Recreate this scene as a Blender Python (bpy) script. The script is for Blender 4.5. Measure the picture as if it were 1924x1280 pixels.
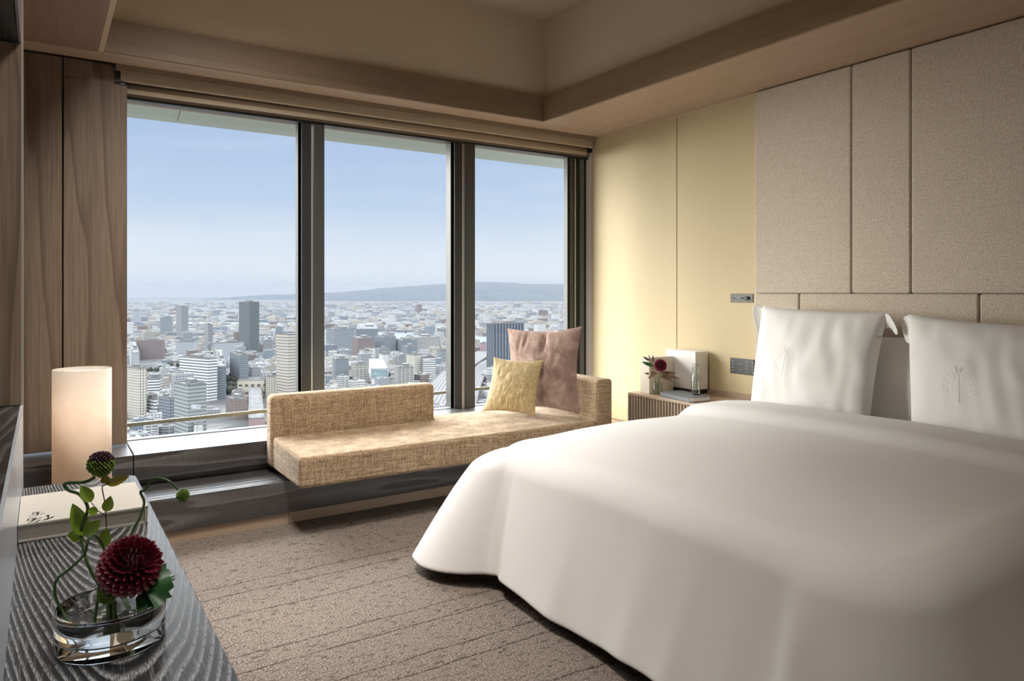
import bpy, bmesh, math, random
import numpy as np
from mathutils import Vector, noise as mnoise

# ------------------------------------------------------------------ camera, sky, sun, exposure
for o in list(bpy.data.objects): bpy.data.objects.remove(o)
SC = bpy.context.scene
COL = SC.collection
W, H = 1924, 1280
F, CX, HY, EYE = 1347.0, 962.0, 550.0, 1.3
YAW = math.radians(33.2)
SY, CY = math.sin(YAW), math.cos(YAW)

cam = bpy.data.cameras.new('camera'); cam_o = bpy.data.objects.new('camera', cam); COL.objects.link(cam_o)
cam_o.location = (0, 0, EYE); cam_o.rotation_euler = (math.radians(90), 0, -YAW)
cam.sensor_width = 36; cam.lens = F / W * 36; cam.shift_y = -(H / 2 - HY) / W
cam.clip_start = 0.02; cam.clip_end = 60000
SC.camera = cam_o
SC.view_settings.view_transform = 'Standard'; SC.view_settings.look = 'None'
SC.view_settings.gamma = 1; SC.view_settings.use_curve_mapping = False
SC.view_settings.exposure = 0.40
SC.cycles.use_denoising = True
SC.cycles.max_bounces = 10; SC.cycles.diffuse_bounces = 5; SC.cycles.glossy_bounces = 4
SC.cycles.transmission_bounces = 8; SC.cycles.transparent_max_bounces = 24; SC.cycles.volume_bounces = 0
SC.cycles.sample_clamp_indirect = 6

SKY = [(0.0, (0.74, 0.755, 0.77)), (0.045, (0.645, 0.69, 0.75)), (0.12, (0.43, 0.53, 0.69)), (0.24, (0.32, 0.425, 0.62)), (0.30, (1.6, 1.7, 1.9)), (0.42, (9.0, 9.2, 9.4)), (0.60, (21.0, 21.6, 22.4)), (1.0, (17.0, 18.0, 20.0))]
HAZE = 5.6e-5
CITY, CITY_H = .18, .088      # city colours darkened against the boosted upper sky: wall and roof/road reflectance scale
HAZE_COL = (.088, .097, .118)
SUN_STR, SUN_ANGLE, SUN_AZ, SUN_EL = 4.9, 34.0, 46.0, 8.0
wd = bpy.data.worlds.new('sky'); SC.world = wd; wd.use_nodes = True
nt = wd.node_tree; nt.nodes.clear()
tc = nt.nodes.new('ShaderNodeTexCoord'); sx = nt.nodes.new('ShaderNodeSeparateXYZ')
rp = nt.nodes.new('ShaderNodeValToRGB'); bg = nt.nodes.new('ShaderNodeBackground'); out = nt.nodes.new('ShaderNodeOutputWorld')
mp = nt.nodes.new('ShaderNodeMapping'); mp.inputs['Scale'].default_value = (2.2, 2.2, 16)
nz = nt.nodes.new('ShaderNodeTexNoise'); nz.inputs['Scale'].default_value = 2.0; nz.inputs['Detail'].default_value = 5
cr = nt.nodes.new('ShaderNodeValToRGB'); cr.color_ramp.elements[0].position = .52; cr.color_ramp.elements[1].position = .8
cr.color_ramp.elements[1].color = (.16, .16, .16, 1)
mx = nt.nodes.new('ShaderNodeMix'); mx.data_type = 'RGBA'; mx.inputs[7].default_value = (.84, .85, .88, 1)
L = nt.links.new
L(tc.outputs['Generated'], sx.inputs[0]); L(sx.outputs[2], rp.inputs[0])
L(tc.outputs['Generated'], mp.inputs[0]); L(mp.outputs[0], nz.inputs[0]); L(nz.outputs[0], cr.inputs[0])
L(cr.outputs[0], mx.inputs[0]); L(rp.outputs[0], mx.inputs[6]); L(mx.outputs[2], bg.inputs[0]); L(bg.outputs[0], out.inputs[0])
el = rp.color_ramp.elements
while len(el) < len(SKY): el.new(0.5)
for e, (p, c) in zip(el, SKY): e.position = p; e.color = (*c, 1)
bg.inputs[1].default_value = 1.0
wd.cycles.sampling_method = 'MANUAL'; wd.cycles.sample_map_resolution = 512

sun = bpy.data.lights.new('sun', 'SUN'); sun.energy = SUN_STR; sun.angle = math.radians(SUN_ANGLE); sun.color = (1.0, .96, .90)
sun_o = bpy.data.objects.new('sun', sun); COL.objects.link(sun_o)
saz, sel = math.radians(SUN_AZ), math.radians(SUN_EL)
sdir = Vector((-math.sin(saz) * math.cos(sel), math.cos(saz) * math.cos(sel), math.sin(sel)))
sun_o.rotation_euler = sdir.to_track_quat('Z', 'Y').to_euler(); sun_o.location = (-4, 12, 8)

for lx, ly, lw, tx, ty in ((.70, 2.8, 480, -8, 22), (.75, 2.0, 170, 0, 10), (.45, .9, 130, 0, 0), (.9, -1.2, 160, 0, 0)):   # added fill spots, unseen above the frame, to brighten the room
    cl = bpy.data.lights.new('added_fill_spot', 'SPOT'); cl.spot_size = math.radians(110); cl.spot_blend = 1.0; cl.shadow_soft_size = .34; cl.energy = lw; cl.color = (1.0, .95, .89)
    clo = bpy.data.objects.new('added_fill_spot', cl); COL.objects.link(clo); clo.location = (lx, ly, 3.37); clo.rotation_euler = (math.radians(ty), math.radians(tx), 0)
pl = bpy.data.lights.new('window_portal', 'AREA'); pl.shape = 'RECTANGLE'; pl.size = 3.6; pl.size_y = 2.1; pl.cycles.is_portal = True
po = bpy.data.objects.new('window_portal', pl); COL.objects.link(po); po.location = (2.15, 4.9, 1.45); po.rotation_euler = (math.radians(-90), 0, 0)

# ------------------------------------------------------------------ measuring helpers
def ray(px, py):
    u = (px - CX) / F; v = (HY - py) / F
    return (SY + u * CY, CY - u * SY, v)
def at(px, py, X=None, Y=None, Z=None, D=None):
    r = ray(px, py)
    t = X / r[0] if X is not None else Y / r[1] if Y is not None else (Z - EYE) / r[2] if Z is not None else D
    return Vector((r[0] * t, r[1] * t, EYE + r[2] * t))

# ------------------------------------------------------------------ objects helpers
ORG = {}
def tag(o, label=None, cat=None, group=None, kind=None):
    if label: o['label'] = label
    if cat: o['category'] = cat
    if group: o['group'] = group
    if kind: o['kind'] = kind
    return o
def thing(name, label, cat, loc=(0, 0, 0), group=None):
    o = bpy.data.objects.new(name, None); COL.objects.link(o); o.location = loc; o.empty_display_size = .05
    ORG[o.name] = Vector(loc); return tag(o, label, cat, group)
def link(name, me, mat, parent=None, smooth=False):
    if mat is not None:
        for m in (mat if isinstance(mat, (list, tuple)) else [mat]): me.materials.append(m)
    o = bpy.data.objects.new(name, me); COL.objects.link(o)
    if parent is not None:
        o.parent = parent; org = ORG.get(parent.name, Vector())
        me.transform(__import__('mathutils').Matrix.Translation(-org)); ORG[o.name] = org
    if smooth:
        me.polygons.foreach_set('use_smooth', [True] * len(me.polygons))
    me.update(); return o
class MB:
    def __init__(s): s.v = []; s.f = []
    def add(s, vs, fs):
        n = len(s.v); s.v += [tuple(v) for v in vs]; s.f += [tuple(i + n for i in f) for f in fs]; return s
    def box(s, x0, x1, y0, y1, z0, z1):
        return s.add([(x0, y0, z0), (x1, y0, z0), (x1, y1, z0), (x0, y1, z0), (x0, y0, z1), (x1, y0, z1), (x1, y1, z1), (x0, y1, z1)],
                     [(0, 3, 2, 1), (4, 5, 6, 7), (0, 1, 5, 4), (1, 2, 6, 5), (2, 3, 7, 6), (3, 0, 4, 7)])
    def obox(s, c, a, b, u, la, lb, lu):
        c, a, b, u = Vector(c), Vector(a).normalized() * la / 2, Vector(b).normalized() * lb / 2, Vector(u).normalized() * lu / 2
        vs = [c + a * i + b * j + u * k for k in (-1, 1) for i, j in ((-1, -1), (1, -1), (1, 1), (-1, 1))]
        return s.add(vs, [(0, 3, 2, 1), (4, 5, 6, 7), (0, 1, 5, 4), (1, 2, 6, 5), (2, 3, 7, 6), (3, 0, 4, 7)])
    def grid(s, fn, nu, nv):
        vs = [fn(i / nu, j / nv) for j in range(nv + 1) for i in range(nu + 1)]
        return s.add(vs, [(j * (nu + 1) + i, j * (nu + 1) + i + 1, (j + 1) * (nu + 1) + i + 1, (j + 1) * (nu + 1) + i) for j in range(nv) for i in range(nu)])
    def prism(s, prof, x0, x1):           # profile in (y,z), extruded along x
        n = len(prof); vs = [(x0, y, z) for y, z in prof] + [(x1, y, z) for y, z in prof]
        return s.add(vs, [tuple(range(n)), tuple(range(2 * n - 1, n - 1, -1))] + [(i, i + n, (i + 1) % n + n, (i + 1) % n) for i in range(n)])
    def tube(s, pts, r, n=10, cap=True):
        pts = [Vector(p) for p in pts]; rs = r if isinstance(r, (list, tuple)) else [r] * len(pts); vs = []; up = Vector((.13, .31, .94)).normalized()
        for i, p in enumerate(pts):
            t = (pts[min(i + 1, len(pts) - 1)] - pts[max(i - 1, 0)]).normalized()
            a = up - t * up.dot(t)
            if a.length < 1e-4: a = Vector((1, 0, 0)) - t * t.x
            a.normalize(); up = a; b = t.cross(a)
            vs += [p + (a * math.cos(2 * math.pi * k / n) + b * math.sin(2 * math.pi * k / n)) * rs[i] for k in range(n)]
        fs = [(i * n + k, i * n + (k + 1) % n, (i + 1) * n + (k + 1) % n, (i + 1) * n + k) for i in range(len(pts) - 1) for k in range(n)]
        if cap: fs += [tuple(range(n - 1, -1, -1)), tuple(range((len(pts) - 1) * n, len(pts) * n))]
        return s.add(vs, fs)
    def lathe(s, prof, c, n=40, close=False):     # (r,z)
        vs = [(c[0] + r * math.cos(2 * math.pi * k / n), c[1] + r * math.sin(2 * math.pi * k / n), c[2] + z) for r, z in prof for k in range(n)]
        m = len(prof); fs = [(i * n + k, i * n + (k + 1) % n, ((i + 1) % m) * n + (k + 1) % n, ((i + 1) % m) * n + k) for i in range(m if close else m - 1) for k in range(n)]
        if not close:
            if prof[0][0] > 1e-5: fs.append(tuple(range(n - 1, -1, -1)))
            if prof[-1][0] > 1e-5: fs.append(tuple(range((m - 1) * n, m * n)))
        return s.add(vs, fs)
    def build(s, name, mat, parent=None, smooth=False, bevel=0, seg=2, merge=False, angle=None):
        me = bpy.data.meshes.new(name); me.from_pydata(s.v, [], s.f)
        if merge or bevel:
            bm = bmesh.new(); bm.from_mesh(me); bmesh.ops.remove_doubles(bm, verts=bm.verts, dist=1e-5)
            bmesh.ops.recalc_face_normals(bm, faces=bm.faces); bm.to_mesh(me); bm.free()
        o = link(name, me, mat, parent, smooth or bool(bevel and seg > 2))
        if bevel:
            m = o.modifiers.new('bevel', 'BEVEL'); m.width = bevel; m.segments = seg; m.limit_method = 'ANGLE'; m.angle_limit = math.radians(40)
            if seg > 2: m.harden_normals = True
        return o
def struct(name, mb, mat, **k):
    return tag(mb.build(name, mat, **k), kind='structure')
def smooth_path(pts, k=8):
    pts = [Vector(p) for p in pts]; P = [pts[0]] + pts + [pts[-1]]; r = []
    for i in range(1, len(P) - 2):
        for j in range(k):
            t = j / k; a, b, c, d = P[i - 1], P[i], P[i + 1], P[i + 2]
            r.append(.5 * ((2 * b) + (c - a) * t + (2 * a - 5 * b + 4 * c - d) * t * t + (3 * b - a - 3 * c + d) * t ** 3))
    return r + [pts[-1]]

# ------------------------------------------------------------------ material helpers
class M:
    def __init__(s, name, rough=.6, metal=0, spec=.5, base=(.8, .8, .8)):
        s.m = bpy.data.materials.new(name); s.m.use_nodes = True; s.t = s.m.node_tree
        s.b = s.t.nodes['Principled BSDF']; s.set('Base Color', (*base, 1)); s.set('Roughness', rough); s.set('Metallic', metal); s.set('Specular IOR Level', spec)
    def set(s, k, v): s.b.inputs[k].default_value = v
    def n(s, typ, **k):
        x = s.t.nodes.new('ShaderNode' + typ)
        for a, v in k.items():
            if a.startswith('i_'):
                nm = a[2:].replace('_', ' ')
                x.inputs[int(nm) if nm.isdigit() else nm].default_value = v
            else: setattr(x, a, v)
        return x
    def l(s, a, b): s.t.links.new(a, b)
    def coord(s, scale=(1, 1, 1), rot=(0, 0, 0), loc=(0, 0, 0), kind='Object'):
        t = s.n('TexCoord'); m = s.n('Mapping'); m.inputs['Scale'].default_value = scale; m.inputs['Rotation'].default_value = rot; m.inputs['Location'].default_value = loc
        s.l(t.outputs[kind], m.inputs[0]); return m.outputs[0]
    def noise(s, co, scale, detail=2, rough=.5, dist=0):
        n = s.n('TexNoise', i_Scale=scale, i_Detail=detail, i_Roughness=rough, i_Distortion=dist); s.l(co, n.inputs[0]); return n.outputs[0]
    def ramp(s, f, stops, interp='LINEAR'):
        r = s.n('ValToRGB'); e = r.color_ramp.elements; r.color_ramp.interpolation = interp
        while len(e) < len(stops): e.new(.5)
        for x, (p, c) in zip(e, stops): x.position = p; x.color = (*(c if isinstance(c, tuple) else (c, c, c)), 1)
        s.l(f, r.inputs[0]); return r.outputs[0]
    def mix(s, f, a, b, mode='MIX'):
        x = s.n('Mix', data_type='RGBA', blend_type=mode)
        for i, v in ((0, f), (6, a), (7, b)):
            if isinstance(v, tuple): x.inputs[i].default_value = (*v, 1)
            elif isinstance(v, (int, float)): x.inputs[i].default_value = v
            else: s.l(v, x.inputs[i])
        return x.outputs[2]
    def math(s, op, a, b=0.0, c=0.0):
        x = s.n('Math', operation=op)
        for i, v in enumerate((a, b, c)):
            if isinstance(v, (int, float)): x.inputs[i].default_value = v
            else: s.l(v, x.inputs[i])
        return x.outputs[0]
    def color(s, o): s.l(o, s.b.inputs['Base Color']); return s
    def bump(s, h, strength=.3, dist=.01):
        b = s.n('Bump', i_Strength=strength, i_Distance=dist); s.l(h, b.inputs['Height']); s.l(b.outputs[0], s.b.inputs['Normal']); return s

def flat(name, c, rough=.6, metal=0, spec=.5): return M(name, rough, metal, spec, c).m
AX = {'x': 0, 'y': 1, 'z': 2}
def wood(name, c_dark, c_light, grain='z', face='y', rough=.55, center=(0, 0, 0), rings=11.0, squash=.09, amt=.55, fibre=.35, spec=.35, bump=.15):
    m = M(name, rough, spec=spec); sc = [1, 1, 1]; sc[AX[grain]] = squash; sc[AX[face]] = .6
    loc = [-c * q for c, q in zip(center, sc)]
    co = m.coord(tuple(sc), loc=tuple(loc))
    warp = m.noise(co, 2.2, 3, .55)
    vm = m.n('VectorMath', operation='LENGTH'); m.l(co, vm.inputs[0])
    d = m.math('ADD', vm.outputs['Value'], m.math('MULTIPLY', warp, .22))
    saw = m.math('FRACT', m.math('MULTIPLY', d, rings))
    ring = m.ramp(saw, [(0, 0.0), (.70, .25), (.93, 1.0), (1, 0.0)])
    fs = [160, 160, 160]; fs[AX[grain]] = 3.5
    fib = m.noise(m.coord(tuple(fs)), 1.0, 3, .6)
    big = m.noise(co, 1.3, 2)
    col = m.mix(m.math('MULTIPLY', ring, amt), c_light, c_dark)
    col = m.mix(m.math('MULTIPLY', m.ramp(fib, [(.35, 1.0), (.62, 0.0)]), fibre), col, c_dark)
    col = m.mix(m.math('MULTIPLY', big, .22), col, c_dark)
    m.color(col); m.bump(fib, bump, .002); return m.m
def cerused(name, base, pore, grain='y', face='z', center=(0, 0, 0), rings=26., squash=.16, rough=.38, spec=.5, amt=.9, width=(.52, .86), coat=0, warp=.20):
    m = M(name, rough, spec=spec); sc = [1, 1, 1]; sc[AX[grain]] = squash; sc[AX[face]] = .5
    m.set('Coat Weight', coat); m.set('Coat Roughness', .22)
    co = m.coord(tuple(sc), loc=tuple(-c * q for c, q in zip(center, sc)))
    wrp = m.noise(co, 3.0, 3, .55)
    vm = m.n('VectorMath', operation='LENGTH'); m.l(co, vm.inputs[0])
    d = m.math('ADD', vm.outputs['Value'], m.math('MULTIPLY', wrp, warp))
    saw = m.math('FRACT', m.math('MULTIPLY', d, rings))
    ring = m.ramp(saw, [(0, 0.0), (width[0], 0.05), (width[1], 1.0), (1, 0.0)])
    fs = [700, 700, 700]; fs[AX[grain]] = 60
    fib = m.noise(m.coord(tuple(fs)), 1.0, 2, .6)
    f = m.math('MULTIPLY', ring, m.ramp(fib, [(.38, 0.1), (.55, 1.0)]))
    fs2 = [260, 260, 260]; fs2[AX[grain]] = 12
    fib2 = m.ramp(m.noise(m.coord(tuple(fs2)), 1.0, 2, .5), [(.55, 0.0), (.72, .35)])
    f = m.math('MULTIPLY', m.math('MAXIMUM', f, fib2), amt)
    m.color(m.mix(f, base, pore)); m.bump(f, .25, .001)
    m.l(m.ramp(f, [(0, (rough,) * 3), (1, (rough + .25,) * 3)]), m.b.inputs['Roughness']); return m.m
def tweed(name, c1, c2, c3, s=1.0, rough=.95, bump=.5, blot=.3, streak=.5):
    m = M(name, rough, spec=.15)
    a = m.noise(m.coord((150 * s, 150 * s, 150 * s)), 1.0, 2, .7)
    h_ = m.noise(m.coord((14 * s, 14 * s, 260 * s)), 1.0, 2, .6); v_ = m.noise(m.coord((260 * s, 260 * s, 14 * s)), 1.0, 2, .6)
    st_ = m.math('ADD', m.math('MULTIPLY', h_, .5), m.math('MULTIPLY', v_, .5))
    f = m.math('ADD', m.math('MULTIPLY', a, 1 - streak), m.math('MULTIPLY', st_, streak))
    col = m.ramp(f, [(.40, c1), (.5, c2), (.60, c3)])
    bl = m.noise(m.coord((3, 3, 55)), 1.0, 3, .6)
    col = m.mix(m.math('MULTIPLY', m.ramp(bl, [(.45, 0.0), (.65, 1.0)]), blot), col, c1)
    m.color(col).bump(f, bump, .004); m.set('Sheen Weight', .15); return m.m

MAT = {}
MAT['panel_wood'] = wood('taupe_oak_panel', (.105, .070, .046), (.245, .178, .126), 'z', 'y', center=(-.0, 4.67, 1.15), rings=34, squash=.085, amt=.85, fibre=.55)
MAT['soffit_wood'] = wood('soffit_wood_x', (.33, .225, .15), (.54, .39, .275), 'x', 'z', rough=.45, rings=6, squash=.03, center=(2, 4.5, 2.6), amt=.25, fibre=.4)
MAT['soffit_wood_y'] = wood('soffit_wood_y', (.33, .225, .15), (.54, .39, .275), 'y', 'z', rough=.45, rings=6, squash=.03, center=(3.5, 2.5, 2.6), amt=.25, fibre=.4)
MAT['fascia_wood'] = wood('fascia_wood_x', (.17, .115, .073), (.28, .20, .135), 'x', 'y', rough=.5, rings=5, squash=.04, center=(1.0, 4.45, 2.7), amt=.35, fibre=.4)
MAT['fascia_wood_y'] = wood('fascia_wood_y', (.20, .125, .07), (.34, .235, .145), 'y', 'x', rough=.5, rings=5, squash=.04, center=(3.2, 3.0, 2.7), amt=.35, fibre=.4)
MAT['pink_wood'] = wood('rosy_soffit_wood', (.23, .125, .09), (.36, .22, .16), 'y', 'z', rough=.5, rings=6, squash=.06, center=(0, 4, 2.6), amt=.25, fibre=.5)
MAT['walnut'] = wood('walnut_side_panel', (.22, .155, .11), (.50, .37, .27), 'z', 'y', rings=40, squash=.12, center=(-.12, 2.4, 1.45), amt=.85, fibre=.5)
MAT['bench_oak'] = cerused('smoked_oak_bench', (.030, .027, .028), (.20, .19, .185), 'x', 'y', center=(.75, 4.2, .30), rings=48, squash=.10, rough=.34, amt=.75, width=(.45, .9), spec=.8, coat=.8)
MAT['desk_oak'] = cerused('black_cerused_oak_desk', (.012, .012, .013), (.50, .50, .50), 'y', 'z', center=(.02, 1.62, .75), rings=165, squash=.115, rough=.33, spec=.6, warp=.045, coat=.15, width=(.40, .80))
MAT['black_oak'] = cerused('black_oak_underside', (.010, .010, .011), (.06, .06, .06), 'y', 'z', center=(-.3, 1.2, 2), rings=30, squash=.2, rough=.4, amt=.6)
MAT['shelf_oak'] = cerused('dark_veneer_counter', (.020, .018, .018), (.15, .14, .135), 'y', 'z', center=(-.15, 1.6, .98), rings=46, squash=.2, rough=.4, amt=.8)
MAT['ribbed_wood'] = wood('nightstand_wood', (.16, .105, .068), (.30, .22, .155), 'z', 'x', rings=4, squash=.06, amt=.2, fibre=.4)
MAT['nightstand_top'] = wood('nightstand_top_wood', (.24, .155, .095), (.42, .30, .20), 'y', 'z', rings=4, squash=.06, amt=.2, fibre=.4, rough=.35, spec=.6)
MAT['beige_trim'] = wood('pale_baseboard', (.30, .21, .14), (.42, .31, .22), 'x', 'y', rings=3, squash=.05, amt=.15, fibre=.3)
MAT['edge_trim'] = flat('pale_edge_trim', (.62, .47, .31), .4)
MAT['plaster'] = M('taupe_wallpaper', .8, spec=.2)
_p = MAT['plaster']; _n = _p.noise(_p.coord((30, 30, 30)), 3.0, 2); _p.color(_p.mix(_n, (.60, .51, .39), (.66, .565, .44))).bump(_n, .05); MAT['plaster'] = _p.m
MAT['ceil'] = flat('warm_ceiling_paint', (.52, .44, .35), .85, spec=.2)
MAT['back'] = flat('room_wall_beige', (.72, .65, .56), .8)
MAT['dark_frame'] = flat('charcoal_window_frame', (.045, .048, .048), .35, .3)
MAT['mid_frame'] = flat('grey_window_frame', (.085, .088, .085), .35, .3)
MAT['bright_frame'] = flat('bright_aluminium', (.62, .64, .62), .3, .6)
MAT['pale_frame'] = flat('pale_aluminium', (.20, .22, .21), .35, .5)
MAT['gasket'] = flat('dark_green_gasket', (.028, .030, .029), .5)
MAT['jamb_grey'] = flat('jamb_aluminium', (.07, .075, .072), .5)
MAT['black'] = flat('black_plastic', (.012, .012, .013), .4)
MAT['white_reveal'] = flat('white_reveal_paint', (.90, .88, .84), .6)
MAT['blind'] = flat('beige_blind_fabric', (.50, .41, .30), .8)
MAT['blind_shadow'] = flat('shaded_blind_taupe', (.27, .20, .14), .7)  # darker copy of the blind tone, pocket shade put into the colour
MAT['brass'] = flat('bronze_rail', (.30, .27, .19), .35, .7)
m = M('woven_gold_wallcovering', .55, spec=.3); a = m.noise(m.coord((500, 500, 12)), 1.0, 3, .6); b = m.noise(m.coord((60, 60, 900)), 1.0, 2, .6)
m.color(m.mix(m.math('MULTIPLY', m.math('ADD', a, b), .6), (.47, .37, .20), (.61, .50, .31))).bump(a, .1, .002); MAT['gold'] = m.m
MAT['head_fabric'] = tweed('taupe_tweed_headboard', (.37, .30, .23), (.57, .485, .395), (.80, .71, .60), 1.7, blot=.05, streak=.2, bump=.25)
MAT['sofa_fabric'] = tweed('golden_tweed_upholstery', (.17, .11, .062), (.36, .25, .15), (.52, .39, .26), .75, blot=.35, bump=.7, streak=.62)
# carpet
m = M('speckled_taupe_carpet', .97, spec=.1); co = m.coord()
n1 = m.noise(co, 150, 3, .75); n2 = m.noise(m.coord((26, 60, 40)), 1.0, 4, .75, .8); n3 = m.noise(co, 1.4, 3); n4 = m.noise(m.coord((130, 170, 100)), 1.0, 2, .6)
col = m.ramp(n1, [(.34, (.07, .054, .044)), (.5, (.20, .162, .135)), (.64, (.48, .415, .36))])
col = m.mix(m.ramp(n2, [(.56, 0.0), (.605, .95)]), col, (.055, .044, .038))
col = m.mix(m.ramp(n4, [(.60, 0.0), (.70, .7)]), col, (.09, .07, .055))
col = m.mix(m.math('MULTIPLY', n3, .3), col, (.26, .19, .145))
sy = m.n('SeparateXYZ'); m.l(co, sy.inputs[0]); wob = m.math('MULTIPLY', m.math('SUBTRACT', m.noise(m.coord((7, 7, 7)), 1.0, 2), .5), .03)
yy = m.math('ADD', sy.outputs[1], wob); lines = None
for y0 in (.25, .44, .73, .92, 1.25, 1.42, 1.7, 1.93, 2.225, 2.329, 2.554, 2.674, 3.02, 3.238, 3.351):
    q = m.math('COMPARE', yy, y0, .0045); lines = q if lines is None else m.math('MAXIMUM', lines, q)
ln = m.math('MULTIPLY', lines, m.ramp(m.noise(co, 60, 2), [(.35, .25), (.6, .95)]))
m.color(m.mix(ln, col, (.045, .035, .03))); m.bump(m.math('SUBTRACT', n1, m.math('MULTIPLY', lines, .8)), .8, .01); MAT['carpet'] = m.m
# linen
def linen(name, c, bump=.03):
    m = M(name, .75, base=c, spec=.25); n = m.noise(m.coord(), 2.5, 3, .5); m.bump(n, bump, .05); m.set('Sheen Weight', .1); return m.m
MAT['linen'] = linen('white_sateen_linen', (.77, .748, .725)); MAT['pillow_white'] = linen('white_pillowcase', (.84, .825, .80), .05)
MAT['thread'] = flat('white_embroidery_thread', (.86, .84, .81), .5)
m = M('mauve_velvet', .8, spec=.2); n = m.noise(m.coord((9, 9, 9)), 1.0, 4, .65, .6); m.color(m.ramp(n, [(.32, (.20, .125, .10)), (.5, (.31, .205, .165)), (.66, (.44, .31, .25))])); m.set('Sheen Weight', .5); m.bump(n, .35, .01); MAT['velvet'] = m.m
m = M('gold_silk', .55, spec=.4); n = m.noise(m.coord((200, 200, 7)), 1.0, 3, .65, .5); m.color(m.ramp(n, [(.35, (.27, .185, .07)), (.52, (.42, .31, .14)), (.66, (.56, .44, .23))])); m.bump(n, .5, .004); m.set('Sheen Weight', .3); MAT['silk'] = m.m
# glass
m = M('window_glass'); t = m.t; t.nodes.remove(m.b); tr = m.n('BsdfTransparent'); tr.inputs[0].default_value = (.97, .985, .98, 1); gl = m.n('BsdfGlossy'); gl.inputs['Roughness'].default_value = .0
fr = m.n('LayerWeight'); ms = m.n('MixShader'); m.l(m.math('ADD', m.math('MULTIPLY', m.math('POWER', fr.outputs['Facing'], 4.0), .5), .015), ms.inputs[0]); m.l(tr.outputs[0], ms.inputs[1]); m.l(gl.outputs[0], ms.inputs[2])
m.l(ms.outputs[0], t.nodes['Material Output'].inputs[0]); MAT['window_glass'] = m.m
def glass(name, c=(1, 1, 1), ior=1.47):
    m = M(name, 0.0, base=c); m.set('Transmission Weight', 1.0); m.set('IOR', ior); return m.m
MAT['glass'] = glass('clear_glass', (.98, 1, .99)); MAT['water'] = glass('water', (.985, .995, .99), 1.33)
m = M('thin_clear_glass'); t = m.t; t.nodes.remove(m.b); tr = m.n('BsdfTransparent'); tr.inputs[0].default_value = (.94, .96, .95, 1); gl = m.n('BsdfGlossy'); gl.inputs['Roughness'].default_value = .02
fr = m.n('LayerWeight'); ms = m.n('MixShader'); m.l(m.math('ADD', m.math('MULTIPLY', m.math('POWER', fr.outputs['Facing'], 3.0), .6), .03), ms.inputs[0]); m.l(tr.outputs[0], ms.inputs[1]); m.l(gl.outputs[0], ms.inputs[2])
m.l(ms.outputs[0], t.nodes['Material Output'].inputs[0]); MAT['thin_glass'] = m.m
MAT['gloss_front'] = flat('glossy_grey_lacquer', (.68, .74, .82), .22, .1)

# ------------------------------------------------------------------ room shell
XW, YG, ZS = 3.90, 4.80, 2.60       # headboard wall, glass plane, soffit underside
struct('floor', MB().box(-1.2, 3.95, -3, 4.12, -.1, 0), MAT['carpet'])
struct('wall_back', MB().box(-1.2, 3.95, -3.1, -3, 0, 3.4), MAT['back'])
struct('wall_left', MB().box(-1.3, -1.2, -3.1, 5.0, 0, 3.4), MAT['back'])
struct('wall_right', MB().box(XW, 4.1, -3.1, 4.715, 0, 2.6).box(XW, 4.1, -3.1, 5.0, 2.6, 3.5).box(XW, 4.1, 4.715, 4.9, 0, 2.6), MAT['white_reveal'])
struct('ceiling', MB().box(-1.2, 3.9, -3, 4.8, 3.39, 3.5), MAT['ceil'])
struct('wall_front', MB().box(-1.2, 3.9, 4.47, 4.50, 2.78, 3.39).box(-1.2, 4.1, 4.5, 4.95, 2.78, 3.5), MAT['plaster'])
struct('wall_upper_right', MB().box(3.23, 3.26, -3, 4.47, 2.78, 3.39), MAT['plaster'])
struct('wall_spandrel', MB().box(-1.2, 4.1, 4.80, 5.0, -.2, .40), MAT['mid_frame'])
# gold wallcovering panels
g = MB().box(XW - .012, XW, 3.738, 4.715, .274, 2.6).box(XW - .012, XW, 3.0, 3.733, 0, 2.6).box(XW - .012, XW, 3.738, 4.05, 0, .274)
o = g.build('gold_wall_panel', MAT['gold'], bevel=.002, seg=1); tag(o, 'gold woven wallcovering panels with one vertical seam beside window', 'wall panel')
# left taupe oak panels in front of the window wall
t = thing('oak_wall_panel', 'taupe oak wall panels with vertical groove left of the window', 'wall panel', (0, 4.67, .43))
MB().box(-1.2, .40, 4.70, 4.785, .44, 2.45).build('backing_board', MAT['dark_frame'], t)
MB().box(-1.2, .088, 4.66, 4.69, .43, 2.6).build('panel_board', MAT['panel_wood'], t, bevel=.003, seg=1)
MB().box(.095, .405, 4.66, 4.69, .43, 2.49).box(.401, .405, 4.69, 4.80, .43, 2.44).box(.095, .345, 4.66, 4.69, 2.49, 2.6).build('panel_board', wood('taupe_oak_panel_wide', (.105, .070, .046), (.245, .178, .126), 'z', 'y', center=(.30, 4.67, 1.62), rings=34, squash=.085, amt=.85, fibre=.55), t, bevel=.003, seg=1)
# soffits and fascias
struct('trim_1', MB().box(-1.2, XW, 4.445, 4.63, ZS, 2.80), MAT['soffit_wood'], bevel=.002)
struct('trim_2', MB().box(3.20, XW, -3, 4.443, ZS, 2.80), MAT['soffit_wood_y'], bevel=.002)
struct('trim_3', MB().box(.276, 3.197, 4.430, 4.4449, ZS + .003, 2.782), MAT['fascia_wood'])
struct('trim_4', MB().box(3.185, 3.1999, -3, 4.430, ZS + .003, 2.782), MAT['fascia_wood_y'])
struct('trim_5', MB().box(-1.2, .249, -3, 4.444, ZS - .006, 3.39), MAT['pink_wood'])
struct('trim_6', MB().box(.251, .275, -3, 4.444, ZS, 3.39), MAT['edge_trim'])
struct('trim_7', MB().box(XW - .016, XW - .012, -3, 4.70, ZS - .012, ZS), MAT['edge_trim'])
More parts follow.
